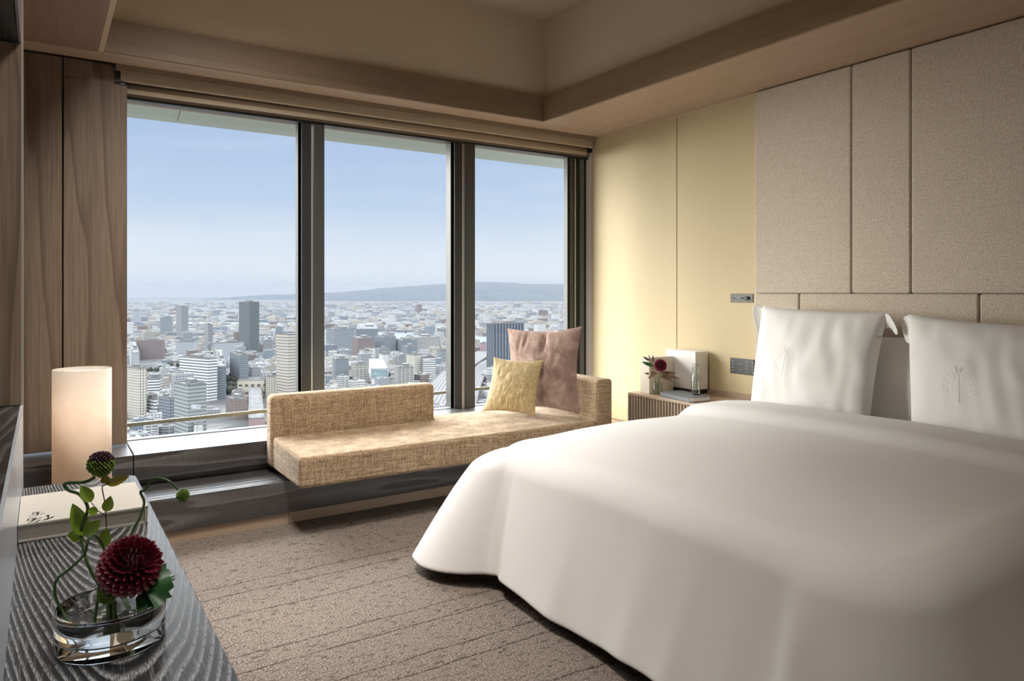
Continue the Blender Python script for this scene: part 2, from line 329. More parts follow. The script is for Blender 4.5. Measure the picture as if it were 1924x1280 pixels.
# blind pocket
t = thing('roller_blind', 'beige roller blind cassette recessed above the windows, fully rolled up', 'blind', (2.1, 4.72, 2.55))
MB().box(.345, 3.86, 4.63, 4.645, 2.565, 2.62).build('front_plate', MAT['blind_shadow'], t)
MB().box(.355, 3.87, 4.665, 4.69, 2.515, 2.595).build('cassette', MAT['blind'], t, bevel=.006)
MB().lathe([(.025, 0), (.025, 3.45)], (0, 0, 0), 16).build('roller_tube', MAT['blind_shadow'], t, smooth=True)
rt = t.children[-1]; rt.data.transform(__import__('mathutils').Matrix.Rotation(math.radians(90), 4, 'Y'))
rt.location = (0, 0, 0)
_c = sum((Vector(v.co) for v in rt.data.vertices), Vector()) / len(rt.data.vertices); rt.data.transform(__import__('mathutils').Matrix.Translation(Vector((0, .005, -.045)) - _c))
MB().box(.40, 3.84, 4.71, 4.735, 2.462, 2.51).build('bottom_bar', MAT['blind'], t, bevel=.004)
MB().box(.342, .372, 4.655, 4.665, 2.495, 2.60).box(.342, .395, 4.655, 4.665, 2.490, 2.502).build('end_bracket', MAT['black'], t)
MB().box(3.835, 3.885, 4.70, 4.76, 2.485, 2.52).build('end_bracket', MAT['black'], t)
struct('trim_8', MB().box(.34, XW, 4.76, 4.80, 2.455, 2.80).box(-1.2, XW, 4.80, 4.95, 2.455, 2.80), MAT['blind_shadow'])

# ------------------------------------------------------------------ windows
def gx(px, Y=YG): return at(px, 400, Y=Y).x
MUL = [(565, 583, 587, 607), (852, 866, 872, 889)]
struct('trim_9', MB().box(.405, 3.90, 4.77, 4.83, 2.438, 2.456), MAT['dark_frame'])
panes = [(.405, gx(565)), (gx(607), gx(852)), (gx(889), gx(1070))]
for i, (a, b) in enumerate(panes):
    w = bpy.data.objects.new('window_%d' % (i + 1), None); COL.objects.link(w); w.location = ((a + b) / 2, YG, .42); ORG[w.name] = Vector(w.location)
    tag(w, ['left window pane with view onto the dark green tower', 'middle window pane with view onto the river', 'right window pane behind the two cushions'][i], kind='structure')
    MB().box(a, b, YG + .01, YG + .016, .42, 2.438).build('pane', MAT['window_glass'], w)
    MB().box(a, a + .006, YG, YG + .03, .42, 2.438).box(b - .012, b, YG, YG + .03, .42, 2.438).box(a, b, YG, YG + .03, .418, .424).build('gasket', MAT['gasket'], w)
for i, (a, b, c, d) in enumerate(MUL):
    p = bpy.data.objects.new('window_mullion', None); COL.objects.link(p); p.location = (gx((a + d) / 2), YG, .42); ORG[p.name] = Vector(p.location); p['kind'] = 'structure'
    MB().box(gx(a), gx(b), YG - .02, YG + .12, .42, 2.445).build('outer_post', MAT['dark_frame'], p, bevel=.002)
    MB().box(gx(b), gx(c), YG - .01, YG + .06, .42, 2.445).build('bright_strip', MAT['bright_frame'], p)
    MB().box(gx(c), gx(d), YG - .03, YG + .10, .42, 2.445).build('inner_post', MAT['mid_frame'], p, bevel=.002)
    MB().box(gx(a) - .012, gx(a), YG, YG + .02, .42, 2.445).build('edge_strip', MAT['gasket'], p)
p = bpy.data.objects.new('window_jamb', None); COL.objects.link(p); p.location = (3.8, YG, .42); ORG[p.name] = Vector(p.location); p['kind'] = 'structure'
MB().box(gx(1066), gx(1077), YG, YG + .05, .42, 2.445).build('pale_post', MAT['jamb_grey'], p)
MB().box(gx(1077), gx(1089), YG + .01, YG + .10, .42, 2.445).build('dark_post', MAT['dark_frame'], p)
MB().box(gx(1080), gx(1082), YG, YG + .012, .42, 2.445).build('bright_strip', MAT['bright_frame'], p)
MB().box(gx(1089), gx(1096), YG - .01, YG + .05, .42, 2.445).build('grey_post', MAT['pale_frame'], p)
MB().box(gx(1096), 3.905, YG, YG + .1, .42, 2.445).build('black_post', MAT['black'], p)
# outside eave and rail
ev = thing('building_eave', 'pale grey curved exterior eave seen above the window panes', 'eave', (2, 5.3, 2.6))
prof = [(4.96, 2.60), (5.25, 2.60), (5.42, 2.575), (5.53, 2.53), (5.60, 2.512), (5.615, 2.53), (5.60, 2.60), (5.4, 2.72), (4.96, 2.72)]
xs = at(332, 232, Y=5.6).x
for x0, x1 in ((-2.5, xs - .002), (xs + .002, 4.6), (4.612, 8)): MB().prism(prof, x0, x1).build('eave_panel', flat('pale_green_grey_cladding', (.46, .50, .44), .45, .2), ev, bevel=.002)
A, B = at(242, 798.7, Z=.50), at(921, 728.5, Z=.50); dr = (B - A).normalized()
rl = thing('exterior_handrail', 'slim bronze rail crossing outside the glass at sill height', 'rail', tuple(A))
MB().obox((A + B) / 2 + dr * .7, dr, dr.cross(Vector((0, 0, 1))), (0, 0, 1), (B - A).length + 4.4, .018, .022).build('rail_bar', MAT['brass'], rl)
for k in range(3):
    q = A + dr * (-.9 + 2.35 * k); MB().box(q.x - .012, q.x + .012, q.y - .012, q.y + .012, .1, .50).build('rail_post', MAT['brass'], rl) if k != 1 else None

# ------------------------------------------------------------------ window bench
t = thing('window_bench', 'smoked grey oak window bench with raised sill under the windows', 'bench', (1.5, 4.4, 0))
MB().box(-1.2, 3.89, 4.06, 4.80, .062, .241).build('lower_ledge', MAT['bench_oak'], t, bevel=.003)
MB().box(-1.2, 3.36, 4.42, 4.80, .241, .29).build('recess_board', MAT['bench_oak'], t)
MB().box(3.36, 3.885, 4.06, 4.80, .242, .272).build('end_shelf', MAT['nightstand_top'], t)
MB().box(-1.2, .408, 4.37, 4.80, .282, .42).build('sill', MAT['bench_oak'], t, bevel=.003)
MB().box(.413, 3.36, 4.37, 4.80, .282, .42).build('sill', MAT['bench_oak'], t, bevel=.003)
xb = at(543, 975, Y=4.07).x
struct('baseboard_front', MB().box(-1.2, xb - .001, 4.075, 4.12, 0, .064).box(xb + .001, 3.89, 4.075, 4.12, 0, .064), MAT['beige_trim'])
# sofa
t = thing('window_sofa', 'golden tweed daybed with low backrest and one arm on the window bench', 'sofa', (2.1, 4.05, .24))
MB().box(1.2, 3.1, 3.90, 4.30, .2415, .275).build('plinth', MAT['black'], t)
def seat_block(x0, x1, y0, y1, zf, zb_):
    mb = MB().box(x0, x1, y0, y1, .272, zf); mb.v = [(x, y, (zb_ if y > y0 + .01 and z > .3 else z)) for x, y, z in mb.v]; return mb
seat_block(1.118, 3.12, 3.725, 4.248, .437, .462).build('seat', MAT['sofa_fabric'], t, bevel=.022, seg=4)
seat_block(2.178, 3.12, 4.235, 4.365, .458, .468).build('seat', MAT['sofa_fabric'], t, bevel=.010, seg=4)
MB().box(1.108, 2.175, 4.252, 4.368, .272, .700).build('backrest', MAT['sofa_fabric'], t, bevel=.032, seg=5)
MB().box(3.121, 3.262, 3.722, 4.368, .272, .712).build('armrest', MAT['sofa_fabric'], t, bevel=.026, seg=5)

# ------------------------------------------------------------------ cushions
def cushion(c00, c10, c11, c01, T, back=1.0, pinch=.05, wr=.006, seed=0, wscale=7., fold=None, pw=.42):
    c00, c10, c11, c01 = map(Vector, (c00, c10, c11, c01)); nrm = (c10 - c00).cross(c01 - c00).normalized()
    ctr = (c00 + c10 + c11 + c01) / 4
    def pt(u, v, side, w=True):           # u,v in 0..1
        a, b = 2 * u - 1, 2 * v - 1
        uu = .5 + .5 * a * (1 - pinch * (1 - b * b)); vv = .5 + .5 * b * (1 - pinch * (1 - a * a))
        p = (c00 * (1 - uu) * (1 - vv) + c10 * uu * (1 - vv) + c11 * uu * vv + c01 * (1 - uu) * vv)
        h = max(0, (1 - a * a)) ** pw * max(0, (1 - b * b)) ** pw
        e = min(1, 3.5 * min(1 - abs(a), 1 - abs(b)) + .04)
        k = T * h * (1 if side > 0 else back)
        if w and wr:
            n = mnoise.noise(Vector((a * wscale * .6 + seed, b * wscale * .6, side * 3 + seed)))
            n2 = mnoise.noise(Vector((a * wscale * 1.7, b * wscale * .7 + seed * 3, side)))
            k += wr * e * (n * 1.3 + n2)
            if fold: k += fold(a, b) * e
        return p + nrm * k * side
    return pt, nrm
def cushion_mesh(pt, n=44):
    mb = MB(); mb.grid(lambda u, v: pt(u, v, 1), n, n); mb.grid(lambda u, v: pt(1 - u, v, -1), n, n); return mb
def pillow(name, label, cat, corners, T, mat, group=None, **k):
    pt, nrm = cushion(*corners, T, **k); c = sum((Vector(q) for q in corners), Vector()) / 4
    t = thing(name, label, cat, (c.x, c.y, min(q[2] for q in corners)), group)
    cushion_mesh(pt).build('cover', mat, t, smooth=True, merge=True)
    return t, pt, nrm
# corners: (bottom-left, bottom-right, top-right, top-left) as the camera sees them -> normal towards the room
def fold_m(a, b):
    s = 0
    if b > .35:
        for c, w, sl in ((-.55, .05, .5), (-.38, .05, .6), (.02, .07, -.35), (.14, .05, .5)):
            d = (a - c - sl * (b - 1) * .5) / w; s -= .014 * math.exp(-d * d) * min(1, (b - .35) * 2.5)
    return s
mv = [(2.80, 4.34, .468), at(1089, 779, X=3.095), at(1093, 613, X=3.085), at(953, 617, Y=4.335)]
t, _, _ = pillow('mauve_cushion', 'large mauve velvet cushion leaning in the corner of the window sofa', 'cushion', mv, .075, MAT['velvet'], back=.4, wr=.0055, seed=3, wscale=5, fold=fold_m, pinch=.10, pw=.6)
yl = [at(906, 773, Y=4.30), at(1006, 783, Z=.462), at(1022, 676, Y=4.02), at(928, 671, Y=4.29)]
t, _, _ = pillow('gold_cushion', 'small gold silk cushion in front of the mauve cushion', 'cushion', yl, .048, MAT['silk'], back=.6, wr=.0032, seed=9, wscale=8, pinch=.10, pw=.6)

# ------------------------------------------------------------------ headboard
t = thing('upholstered_headboard', 'taupe tweed padded wall headboard reaching up to the soffit behind the bed', 'headboard', (3.87, 1.5, .3))
seams_u = [3.019, 2.355, 2.021, .90, .55]; seams_l = [3.019, 2.691, 1.69, 1.30, .50]
def hp(y0, y1, z0, z1): MB().box(3.846, XW - .001, y0 + .002, y1 - .002, z0 + .001, z1 - .001).build('padded_panel', MAT['head_fabric'], t, bevel=.012, seg=4)
for a, b in zip(seams_u[1:], seams_u): hp(a, b, 1.295, ZS - .004)
for a, b in zip(seams_l[1:], seams_l): hp(a, b, .25, 1.295)

# ------------------------------------------------------------------ bed
bed = thing('bed', 'king size bed with padded base under the white duvet', 'bed', (2.7, 1.9, 0))
MB().box(1.92, 3.845, 1.02, 2.85, .08, .30).build('bed_base', MAT['head_fabric'], bed, bevel=.02, seg=3)
MB().box(1.93, 3.84, 1.0, 2.87, .30, .565).build('mattress', MAT['linen'], bed, bevel=.05, seg=4)
for x in (2.05, 3.7):
    for y in (1.12, 2.75): MB().lathe([(.03, 0), (.03, .08)], (x, y, 0), 12).build('leg', MAT['black'], bed)
MB().box(3.30, 3.84, .98, 2.89, .555, .575).build('fitted_sheet', MAT['linen'], bed, bevel=.008)
# duvet
XF, YL, YR, XH, RC = 1.86, 2.80, 1.04, 3.43, .11
def sstep(a, b, x): x = min(1, max(0, (x - a) / (b - a))); return x * x * (3 - 2 * x)
path = []
def seg_len(a, b): return math.hypot(a[0] - b[0], a[1] - b[1])
# list of (x, y, nx, ny, cornerness)
NL, NC, NF = 60, 22, 70
for i in range(NL): path.append((XH + (XF + RC - XH) * i / NL, YL, 0, 1, 0))
for i in range(NC): a = math.pi / 2 * i / NC; path.append((XF + RC - RC * math.sin(a), YL - RC + RC * math.cos(a), -math.sin(a), math.cos(a), math.sin(2 * a)))
for i in range(NF): path.append((XF, YL - RC + (YR + RC - YL + RC) * i / NF, -1, 0, 0))
for i in range(NC): a = math.pi / 2 * i / NC; path.append((XF + RC - RC * math.cos(a), YR + RC - RC * math.sin(a), -math.cos(a), -math.sin(a), math.sin(2 * a)))
for i in range(NL + 1): path.append((XF + RC + (XH - XF - RC) * i / NL, YR, 0, -1, 0))
XS0, YS0 = 2.75, 1.92
def ztop(x, y):
    z = .655 - .022 * ((y - YS0) / .9) ** 2 * 1.0
    z += .050 * sstep(2.98, 3.10, x) - .0 * x
    z -= .035 * sstep(3.36, 3.43, x)
    z -= .02 * (1 - sstep(1.9, 2.3, x))
    z += .008 * mnoise.noise(Vector((x * 2.1, y * 2.1, 0)))
    return z
NI, NO = 26, 40
def duv(i, j):
    x, y, nx, ny, cn = path[i]
    sxp = min(max(x, 2.6), XH) if ny == 0 or cn > 0 else x
    s0 = (max(x, 2.55), YS0)
    if j <= NI:
        f = j / NI; px, py = s0[0] + (x - s0[0]) * f, s0[1] + (y - s0[1]) * f
        return Vector((px, py, ztop(px, py) - .012 * f ** 6))
    f = (j - NI) / NO
    left = ny > .5
    zt = ztop(x, y) - .012
    hemz = .06 if not left else .07
    # profile: roll-over then skirt
    RA = .15
    arc = .42
    if f < arc:
        a = f / arc * math.radians(72); e = RA * math.sin(a); z = zt - RA * (1 - math.cos(a))
    else:
        a = math.radians(72); e1 = RA * math.sin(a); z1 = zt - RA * (1 - math.cos(a)); g = (f - arc) / (1 - arc)
        z = z1 + (hemz - z1) * g; e = e1 + .10 * g
    g = max(0, (f - .25) / .75)
    px, py = x + nx * e, y + ny * e
    # far corner: cloth swings out
    lc = cn if (nx < 0 and ny > 0) else 0
    px += nx * .29 * lc * g ** .62; py += ny * .29 * lc * g ** .62
    # gentle vertical folds of the skirt
    s = i * .10
    fo = .010 * math.sin(s * 2.1) + .008 * mnoise.noise(Vector((i * .13, f, 3)))
    # pleat next to the far corner
    if nx < -.5 and abs(ny) < .6 and y > 2.3:
        d = (y - 2.63) / .022; fo -= .022 * math.exp(-d * d) * sstep(.15, .5, f)
        fo += .02 * sstep(2.63, 2.72, y) * g
    # pleats towards the near foot corner
    for yc, w, am in ((2.12, .05, .004), (1.72, .06, .006), (1.52, .04, .006), (1.33, .05, .005)):
        if nx < -.5: d = (y - yc - .10 * g) / w; fo += am * math.exp(-d * d)
    if nx < -.2 and ny < 0 or (nx < -.5 and y < 1.25):
        d = (i - 150) / 2.3; fo += .05 * math.exp(-d * d) * sstep(.2, .6, f); d = (i - 146) / 2.6; fo -= .03 * math.exp(-d * d) * sstep(.2, .6, f)
    px += nx * fo * g; py += ny * fo * g
    z += .012 * g * g * math.sin(i * .16)
    return Vector((px, py, z))
n_i, n_j = len(path), NI + NO + 1
vs = [duv(i, j) for j in range(n_j) for i in range(n_i)]
dm = MB(); dm.add(vs, [(j * n_i + i, j * n_i + i + 1, (j + 1) * n_i + i + 1, (j + 1) * n_i + i) for j in range(n_j - 1) for i in range(n_i - 1)])
dv = dm.build('duvet', MAT['linen'], smooth=True, merge=True)
bmx = bmesh.new(); bmx.from_mesh(dv.data)
if sum(f.normal.z for f in bmx.faces) < 0: bmesh.ops.reverse_faces(bmx, faces=bmx.faces)
bmx.to_mesh(dv.data); bmx.free()
sm = dv.modifiers.new('thick', 'SOLIDIFY'); sm.thickness = .018; sm.offset = -1
ss = dv.modifiers.new('sub', 'SUBSURF'); ss.levels = 1; ss.render_levels = 1
tag(dv, 'smooth white duvet draped over the bed, hanging almost to the carpet', 'duvet')

# bed pillows
def emb(pt, nrm, t, uc, vc, s, lean):
    mb = MB()
    def P(x, y):
        x2 = x + lean * y; u, v = uc + x2 * s, vc + y * s * 1.15
        return pt(u, v, 1) + nrm * .0003
    def stroke(a, b, r=.0006, bend=0):
        pts = []
        for k in range(7):
            q = k / 6; x = a[0] + (b[0] - a[0]) * q; y = a[1] + (b[1] - a[1]) * q + bend * math.sin(math.pi * q); pts.append(P(x, y))
        mb.tube(pts, r, 6)
    stroke((0, -1.15), (0, .45), .0011)
    for y, w, d in ((-.95, .95, .55), (-.62, .95, .38), (-.28, .8, .36), (.02, .62, .34), (.28, .42, .3), (.45, .22, .42)):
        for sg in (-1, 1):
            stroke((0, y), (sg * w, y + d), .0007, -.06)
            for q in (.35, .6, .85):
                bx, by = sg * w * q, y + d * q; stroke((bx, by), (bx + sg * .05, by + .2), .0005); stroke((bx, by), (bx + sg * .17, by + .02), .0005)
    for a in (-.25, -.1, .1, .25): stroke((a * .4, .6), (a, 1.0), .0008)
    mb.build('embroidered_tree', MAT['thread'], t)
def flap(t, pts, mat): # pts: list of rows
    mb = MB(); n = len(pts[0]); mb.add([p for r in pts for p in r], [(j * n + i, j * n + i + 1, (j + 1) * n + i + 1, (j + 1) * n + i) for j in range(len(pts) - 1) for i in range(n - 1)])
    o = mb.build('pillowcase_flange', mat, t, smooth=True); s = o.modifiers.new('s', 'SOLIDIFY'); s.thickness = .004; ss = o.modifiers.new('b', 'SUBSURF'); ss.levels = ss.render_levels = 2
G = None
zb = .585
def cfold(a, b): return -.006 * math.exp(-((a - .55 + .25 * b) / .16) ** 2) + .006 * math.exp(-((a + .75) / .1) ** 2)
lp = [Vector((3.52, 2.795, zb)), Vector((3.52, 2.06, zb)), at(1668, 588, X=3.66), at(1432, 575, X=3.66)]
t, pt, nr = pillow('bed_pillow', 'white standing bed pillow nearest the nightstand', 'pillow', lp, .115, MAT['pillow_white'], back=.45, wr=.007, seed=1, wscale=3.5, pinch=.035, fold=cfold)
emb(pt, nr, t, .36, .50, .105, .10)
tl, tr = lp[3], lp[2]
flap(t, [[tl + Vector((-.005, -.02, .0)), tl + Vector((-.01, .02, .01)), tl + Vector((-.03, .055, .012))], [tl + Vector((0, .0, -.10)), tl + Vector((-.015, .02, -.09)), tl + Vector((-.035, .045, -.075))], [tl + Vector((.0, .0, -.22)), tl + Vector((-.01, .0, -.20)), tl + Vector((-.02, .012, -.18))]], MAT['pillow_white'])
flap(t, [[tr + Vector((0, .03, .0)), tr + Vector((-.01, -.01, .005)), tr + Vector((-.03, -.045, -.035)), tr + Vector((-.02, -.075, -.10))], [tr + Vector((0, .02, -.10)), tr + Vector((-.01, -.0, -.08)), tr + Vector((-.0, -.02, -.075)), tr + Vector((.0, -.045, -.125))]], MAT['pillow_white'])
rp_ = [Vector((3.50, 1.84, zb)), Vector((3.50, 1.02, zb)), at(2010, 618, X=3.66), at(1706, 591, X=3.66)]
t, pt, nr = pillow('bed_pillow', 'white standing bed pillow at the right edge of the photo', 'pillow', rp_, .125, MAT['pillow_white'], back=.45, wr=.007, seed=5, wscale=3.5, pinch=.03)
emb(pt, nr, t, .37, .47, .115, .12)
tl = rp_[3]
flap(t, [[tl + Vector((-.0, -.03, .002)), tl + Vector((.01, .02, .0)), tl + Vector((.03, .06, -.03))], [tl + Vector((.0, -.02, -.09)), tl + Vector((.015, .02, -.095)), tl + Vector((.035, .045, -.10))], [tl + Vector((.01, -.02, -.16)), tl + Vector((.02, .01, -.15)), tl + Vector((.03, .03, -.145))]], MAT['pillow_white'])
bp = [Vector((3.70, 2.30, zb)), Vector((3.70, 1.55, zb)), Vector((3.775, 1.55, 1.10)), Vector((3.775, 2.32, 1.06))]
pillow('bed_pillow', 'shaded white pillow tucked behind the gap between the two front pillows', 'pillow', bp, .06, MAT['pillow_white'], back=.7, wr=.005, seed=7, wscale=3)

# ------------------------------------------------------------------ nightstand and what stands on it
NZ = .600
xf = 3.44
t = thing('nightstand', 'wall-hung oak nightstand with ribbed front beside the bed', 'nightstand', (3.65, 3.4, .15))
MB().box(xf, XW - .012, 3.03, 3.77, NZ - .018, NZ).build('top', MAT['nightstand_top'], t, bevel=.002)
MB().box(xf + .012, XW - .012, 3.03, 3.765, .16, NZ - .018).build('cabinet_body', flat('shadow_gap_brown', (.13, .085, .06), .6), t)
rb = MB(); y = 3.05
while y < 3.752: rb.box(xf + .002, xf + .013, y, y + .016, .165, NZ - .02); y += .027
rb.box(xf, xf + .014, 3.754, 3.77, .16, NZ - .018)
rb.build('ribbed_front', MAT['ribbed_wood'], t)
MB().box(3.872, 3.888, 3.03, 3.77, NZ, .630).build('back_upstand', MAT['nightstand_top'], t)
wb = flat('white_laminate_box', (.80, .77, .73), .5); cb = flat('cream_laminate_box', (.74, .66, .54), .5)
q1, q2 = at(1307, 735, X=3.74), at(1254, 735, X=3.74)
t = thing('white_box', 'tall white box with black slot at its foot on the nightstand', 'box', (3.8, 3.45, NZ))
MB().box(3.745, 3.868, at(1307, 700, X=3.745).y, at(1254, 700, X=3.745).y + .02, NZ + .030, .893).build('body', wb, t, bevel=.004)
MB().box(3.757, 3.866, at(1307, 700, X=3.745).y + .006, at(1254, 700, X=3.745).y + .014, NZ, NZ + .032).build('base_slot', MAT['black'], t)
t = thing('cream_box', 'lower cream box standing behind the small dahlia vase', 'box', (3.7, 3.6, NZ))
yb_ = at(1220, 700, X=3.50).y
MB().box(3.50, 3.735, yb_, yb_ + .09, NZ, .850).build('body', cb, t, bevel=.003)
bb = [at(1240, 745, Z=NZ), at(1295, 757, Z=NZ), at(1332, 748, Z=NZ)]
u1 = (bb[1] - bb[0]); u2 = Vector((-u1.y, u1.x, 0)).normalized()
if u2.x < 0: u2 = -u2
t = thing('grey_book', 'grey hardback book lying on the nightstand under the carafe', 'book', tuple(bb[1]))
cbk = (bb[0] + bb[1]) / 2 + u2 * .085
MB().obox(cbk + Vector((0, 0, .002)), u1, u2, (0, 0, 1), u1.length, .17, .004).obox(cbk + Vector((0, 0, .031)), u1, u2, (0, 0, 1), u1.length, .17, .004).obox(cbk - u2 * .083 + Vector((0, 0, .0165)), u1, u2, (0, 0, 1), u1.length, .004, .033).build('cover', flat('blue_grey_book_cloth', (.16, .17, .18), .6), t)
MB().obox(cbk + Vector((0, 0, .0165)), u1, u2, (0, 0, 1), u1.length - .006, .162, .025).build('pages', flat('white_paper', (.82, .80, .76), .8), t)
bz = NZ + .0335
# carafe
cc = at(1307, 742, Z=bz)
if (cc - cbk).length > .2: cc = cbk.copy()
cc.z = bz
t = thing('glass_carafe', 'clear glass carafe of water with tumbler lid standing on the grey book', 'carafe', tuple(cc))
MB().lathe([(.0285, 0), (.029, .004), (.029, .125), (.018, .14), (.017, .15), (.016, .15), (.0165, .138), (.027, .123), (.027, .010), (.001, .008)], cc, 32).build('bottle', MAT['thin_glass'], t, smooth=True)
MB().lathe([(.0265, .010), (.0265, .105)], cc, 32).build('water', MAT['thin_glass'], t, smooth=True)
MB().lathe([(.020, .150), (.026, .205), (.0245, .205), (.0185, .154), (.001, .154)], cc, 32).build('tumbler', MAT['thin_glass'], t, smooth=True)
MB().lathe([(.001, .002), (.027, .002), (.027, .009), (.001, .009)], cc, 32).build('thick_base', flat('dark_base', (.05, .05, .05), .2), t, smooth=True)
# handset / tray
h0, h1 = at(1372, 741, Z=NZ), at(1410, 749, Z=NZ)
t = thing('black_tray', 'flat black tray against the wall at the bed end of nightstand', 'tray', (h0.x, h0.y, NZ))
MB().box(h1.x - .0, h1.x + .09, min(h1.y, h0.y), h0.y, NZ + .0005, NZ + .016).build('body', MAT['black'], t, bevel=.004)
# wall controls
p0, p1 = at(1373, 552, X=XW - .012), at(1416, 569, X=XW - .012)
t = thing('reading_light', 'bronze recessed reading light with black slot on the gold wall', 'wall light', (XW - .012, p0.y, p1.z))
xx = XW - .012
MB().box(xx - .004, xx - .0005, p1.y, p0.y, p1.z, p0.z).build('faceplate', flat('bronze_plate', (.13, .115, .09), .55, .2), t, bevel=.002)
MB().box(xx - .0055, xx - .0035, p1.y + .008, p0.y - .022, p1.z + .014, p0.z - .014).build('slot', MAT['black'], t)
MB().tube([(xx - .009, p0.y - .02, (p0.z + p1.z) / 2), (xx - .009, p1.y + .045, (p0.z + p1.z) / 2)], .0055, 10).build('lamp_arm', flat('grey_metal', (.25, .25, .26), .35, .6), t, smooth=True)
MB().tube([(xx - .010, p1.y + .058, (p0.z + p1.z) / 2), (xx - .010, p1.y + .035, (p0.z + p1.z) / 2)], .012, 14).build('lamp_head', flat('grey_metal_head', (.2, .2, .21), .35, .6), t, smooth=True)
p0, p1 = at(1373, 672, X=xx), at(1418, 706, X=xx)
t = thing('switch_panel', 'black control panel with white key symbols above the nightstand', 'switch', (xx, p0.y, p1.z))
MB().box(xx - .007, xx - .0005, p1.y, p0.y, p1.z, p0.z).build('plate', flat('matte_black_plate', (.03, .03, .033), .4), t, bevel=.002)
kk = 0
wy, wz = p0.y - p1.y, p0.z - p1.z
for (fy, fzs, r) in ((.12, (.18, .38, .60, .80), .0028), (.42, (.35, .72), .0022), (.70, (.2, .42, .62, .84), .0024), (.95, (.2, .42, .62, .84), .0022)):
    for fz in fzs:
        yy_, zz_ = p0.y - fy * wy, p0.z - fz * wz
        MB().obox((xx - .0078, yy_, zz_), (1, 0, 0), (0, 1, 0), (0, 0, 1), .0012, r * 2, r * 2).build('key_symbol', flat('white_symbol', (.7, .7, .7), .5), t) if kk < 99 else None
        kk += 1

# ------------------------------------------------------------------ flowers
DAH = {}
def petal_mat(name, cin, cout, rough=.45):
    m = M(name, rough, spec=.4); uv = m.n('UVMap'); s = m.n('SeparateXYZ'); m.l(uv.outputs[0], s.inputs[0])
    m.color(m.ramp(s.outputs[1], [(0, cin), (.45, cout), (.78, (.34, .045, .085)), (.95, (.78, .44, .48))])); return m.m
MAT['dahlia'] = petal_mat('burgundy_dahlia_petals', (.06, .002, .010), (.17, .008, .03))
def dahlia(name, parent, c, R, axis, rows=11, seed=1):
    random.seed(seed); axis = Vector(axis).normalized(); up = Vector((0, 0, 1)); a = axis.cross(up).normalized(); b = axis.cross(a).normalized()
    V, Fc, UV = [], [], []
    N = int(21 * rows)
    gold = math.pi * (3 - math.sqrt(5))
    for i in range(N):
        f = (i + .5) / N
        th = math.acos(1 - 1.72 * f)              # polar angle from the axis; reaches well past the equator
        ph = i * gold
        d = (axis * math.cos(th) + (a * math.cos(ph) + b * math.sin(ph)) * math.sin(th)).normalized()
        tt = (axis * -math.sin(th) + (a * math.cos(ph) + b * math.sin(ph)) * math.cos(th)).normalized()
        sd = d.cross(tt).normalized()
        ln = R * (.40 + .12 * f) * random.uniform(.92, 1.05); w = R * (.05 + .135 * min(1, f * 1.5)) * random.uniform(.9, 1.1)
        base = c + d * R * (.50 - .08 * max(0, .12 - f) / .12)
        # petal: cupped, tip bending outwards to the flower's front (towards -tt)
        tipd = (d * .9 + tt * (-.15 + .5 * f)).normalized()
        n0 = len(V); K, J = 5, 4
        for k in range(K + 1):
            q = k / K; ww = w * (math.sin(math.pi * min(.5 + .0, .18 + q * .62)) if q < .6 else math.sin(math.pi * (.5 + (q - .55) * .95)) ); ww = max(ww, w * .12)
            p = base + (d * (1 - q) + tipd * q).normalized() * ln * q
            for j in range(J + 1):
                s_ = (j / J - .5) * 2
                V.append(p + sd * ww * s_ + (-tt) * (-(abs(s_) ** 1.6)) * -w * .75 * (1 - .25 * q)); UV.append((j / J, q * (.74 + .26 * min(1, f * 2.0))))
        Fc += [(n0 + k * (J + 1) + j, n0 + k * (J + 1) + j + 1, n0 + (k + 1) * (J + 1) + j + 1, n0 + (k + 1) * (J + 1) + j) for k in range(K) for j in range(J)]
    core = MB(); core.lathe([(R * .60 * math.sin(math.pi * k / 8), -R * .60 * math.cos(math.pi * k / 8)) for k in range(9)], c, 18)
    me = bpy.data.meshes.new(name); me.from_pydata([tuple(v) for v in V], [], Fc); ul = me.uv_layers.new(name='UVMap')
    for lp_ in me.loops: ul.data[lp_.index].uv = UV[lp_.vertex_index]
    o = link(name, me, MAT['dahlia'], parent, True); core.build('flower_core', flat('dark_core', (.05, .004, .010), .7), o, smooth=True); return o
def allium(name, parent, c, R, mat, tip=None, n=260, axis=(0, 0, 1), seed=3):
    random.seed(seed); mb = MB(); mb2 = MB(); axis = Vector(axis).normalized(); gold = math.pi * (3 - math.sqrt(5))
    ic = MB(); ic.lathe([(R * .7 * math.sin(math.pi * k / 8), -R * .7 * math.cos(math.pi * k / 8)) for k in range(9)], c, 16)
    for i in range(n):
        y = 1 - 2 * (i + .5) / n; r = math.sqrt(1 - y * y); d = Vector((r * math.cos(i * gold), r * math.sin(i * gold), y))
        tgt = mb2 if (tip and d.dot(axis) > .35) else mb
        L0 = R * random.uniform(.92, 1.06); p = c + d * R * .6; s = R * .085
        tgt.tube([p, c + d * (L0 * .86), c + d * (L0 * .95), c + d * L0], [s * .4, s, s * .95, s * .25], 5)
    o = mb.build(name, mat, parent, smooth=True); ic.build('flower_core', flat('green_core', (.10, .14, .03), .7), o, smooth=True)
    if tip: mb2.build('purple_florets', tip, o, smooth=True)
    return o
LEAFM = {}
def leafmat(name, c1, c2):
    m = M(name, .4, spec=.5); n = m.noise(m.coord((60, 60, 60)), 1.0, 2); m.color(m.mix(n, c1, c2)); m.set('Subsurface Weight', .0); m.set('Transmission Weight', .0); return m.m
MAT['leaf'] = leafmat('yellow_green_leaf', (.20, .36, .02), (.38, .52, .05)); MAT['leaf_dark'] = leafmat('dark_green_leaf', (.015, .07, .018), (.04, .13, .03)); MAT['leaf_olive'] = leafmat('olive_amber_leaf', (.30, .32, .02), (.50, .36, .04))
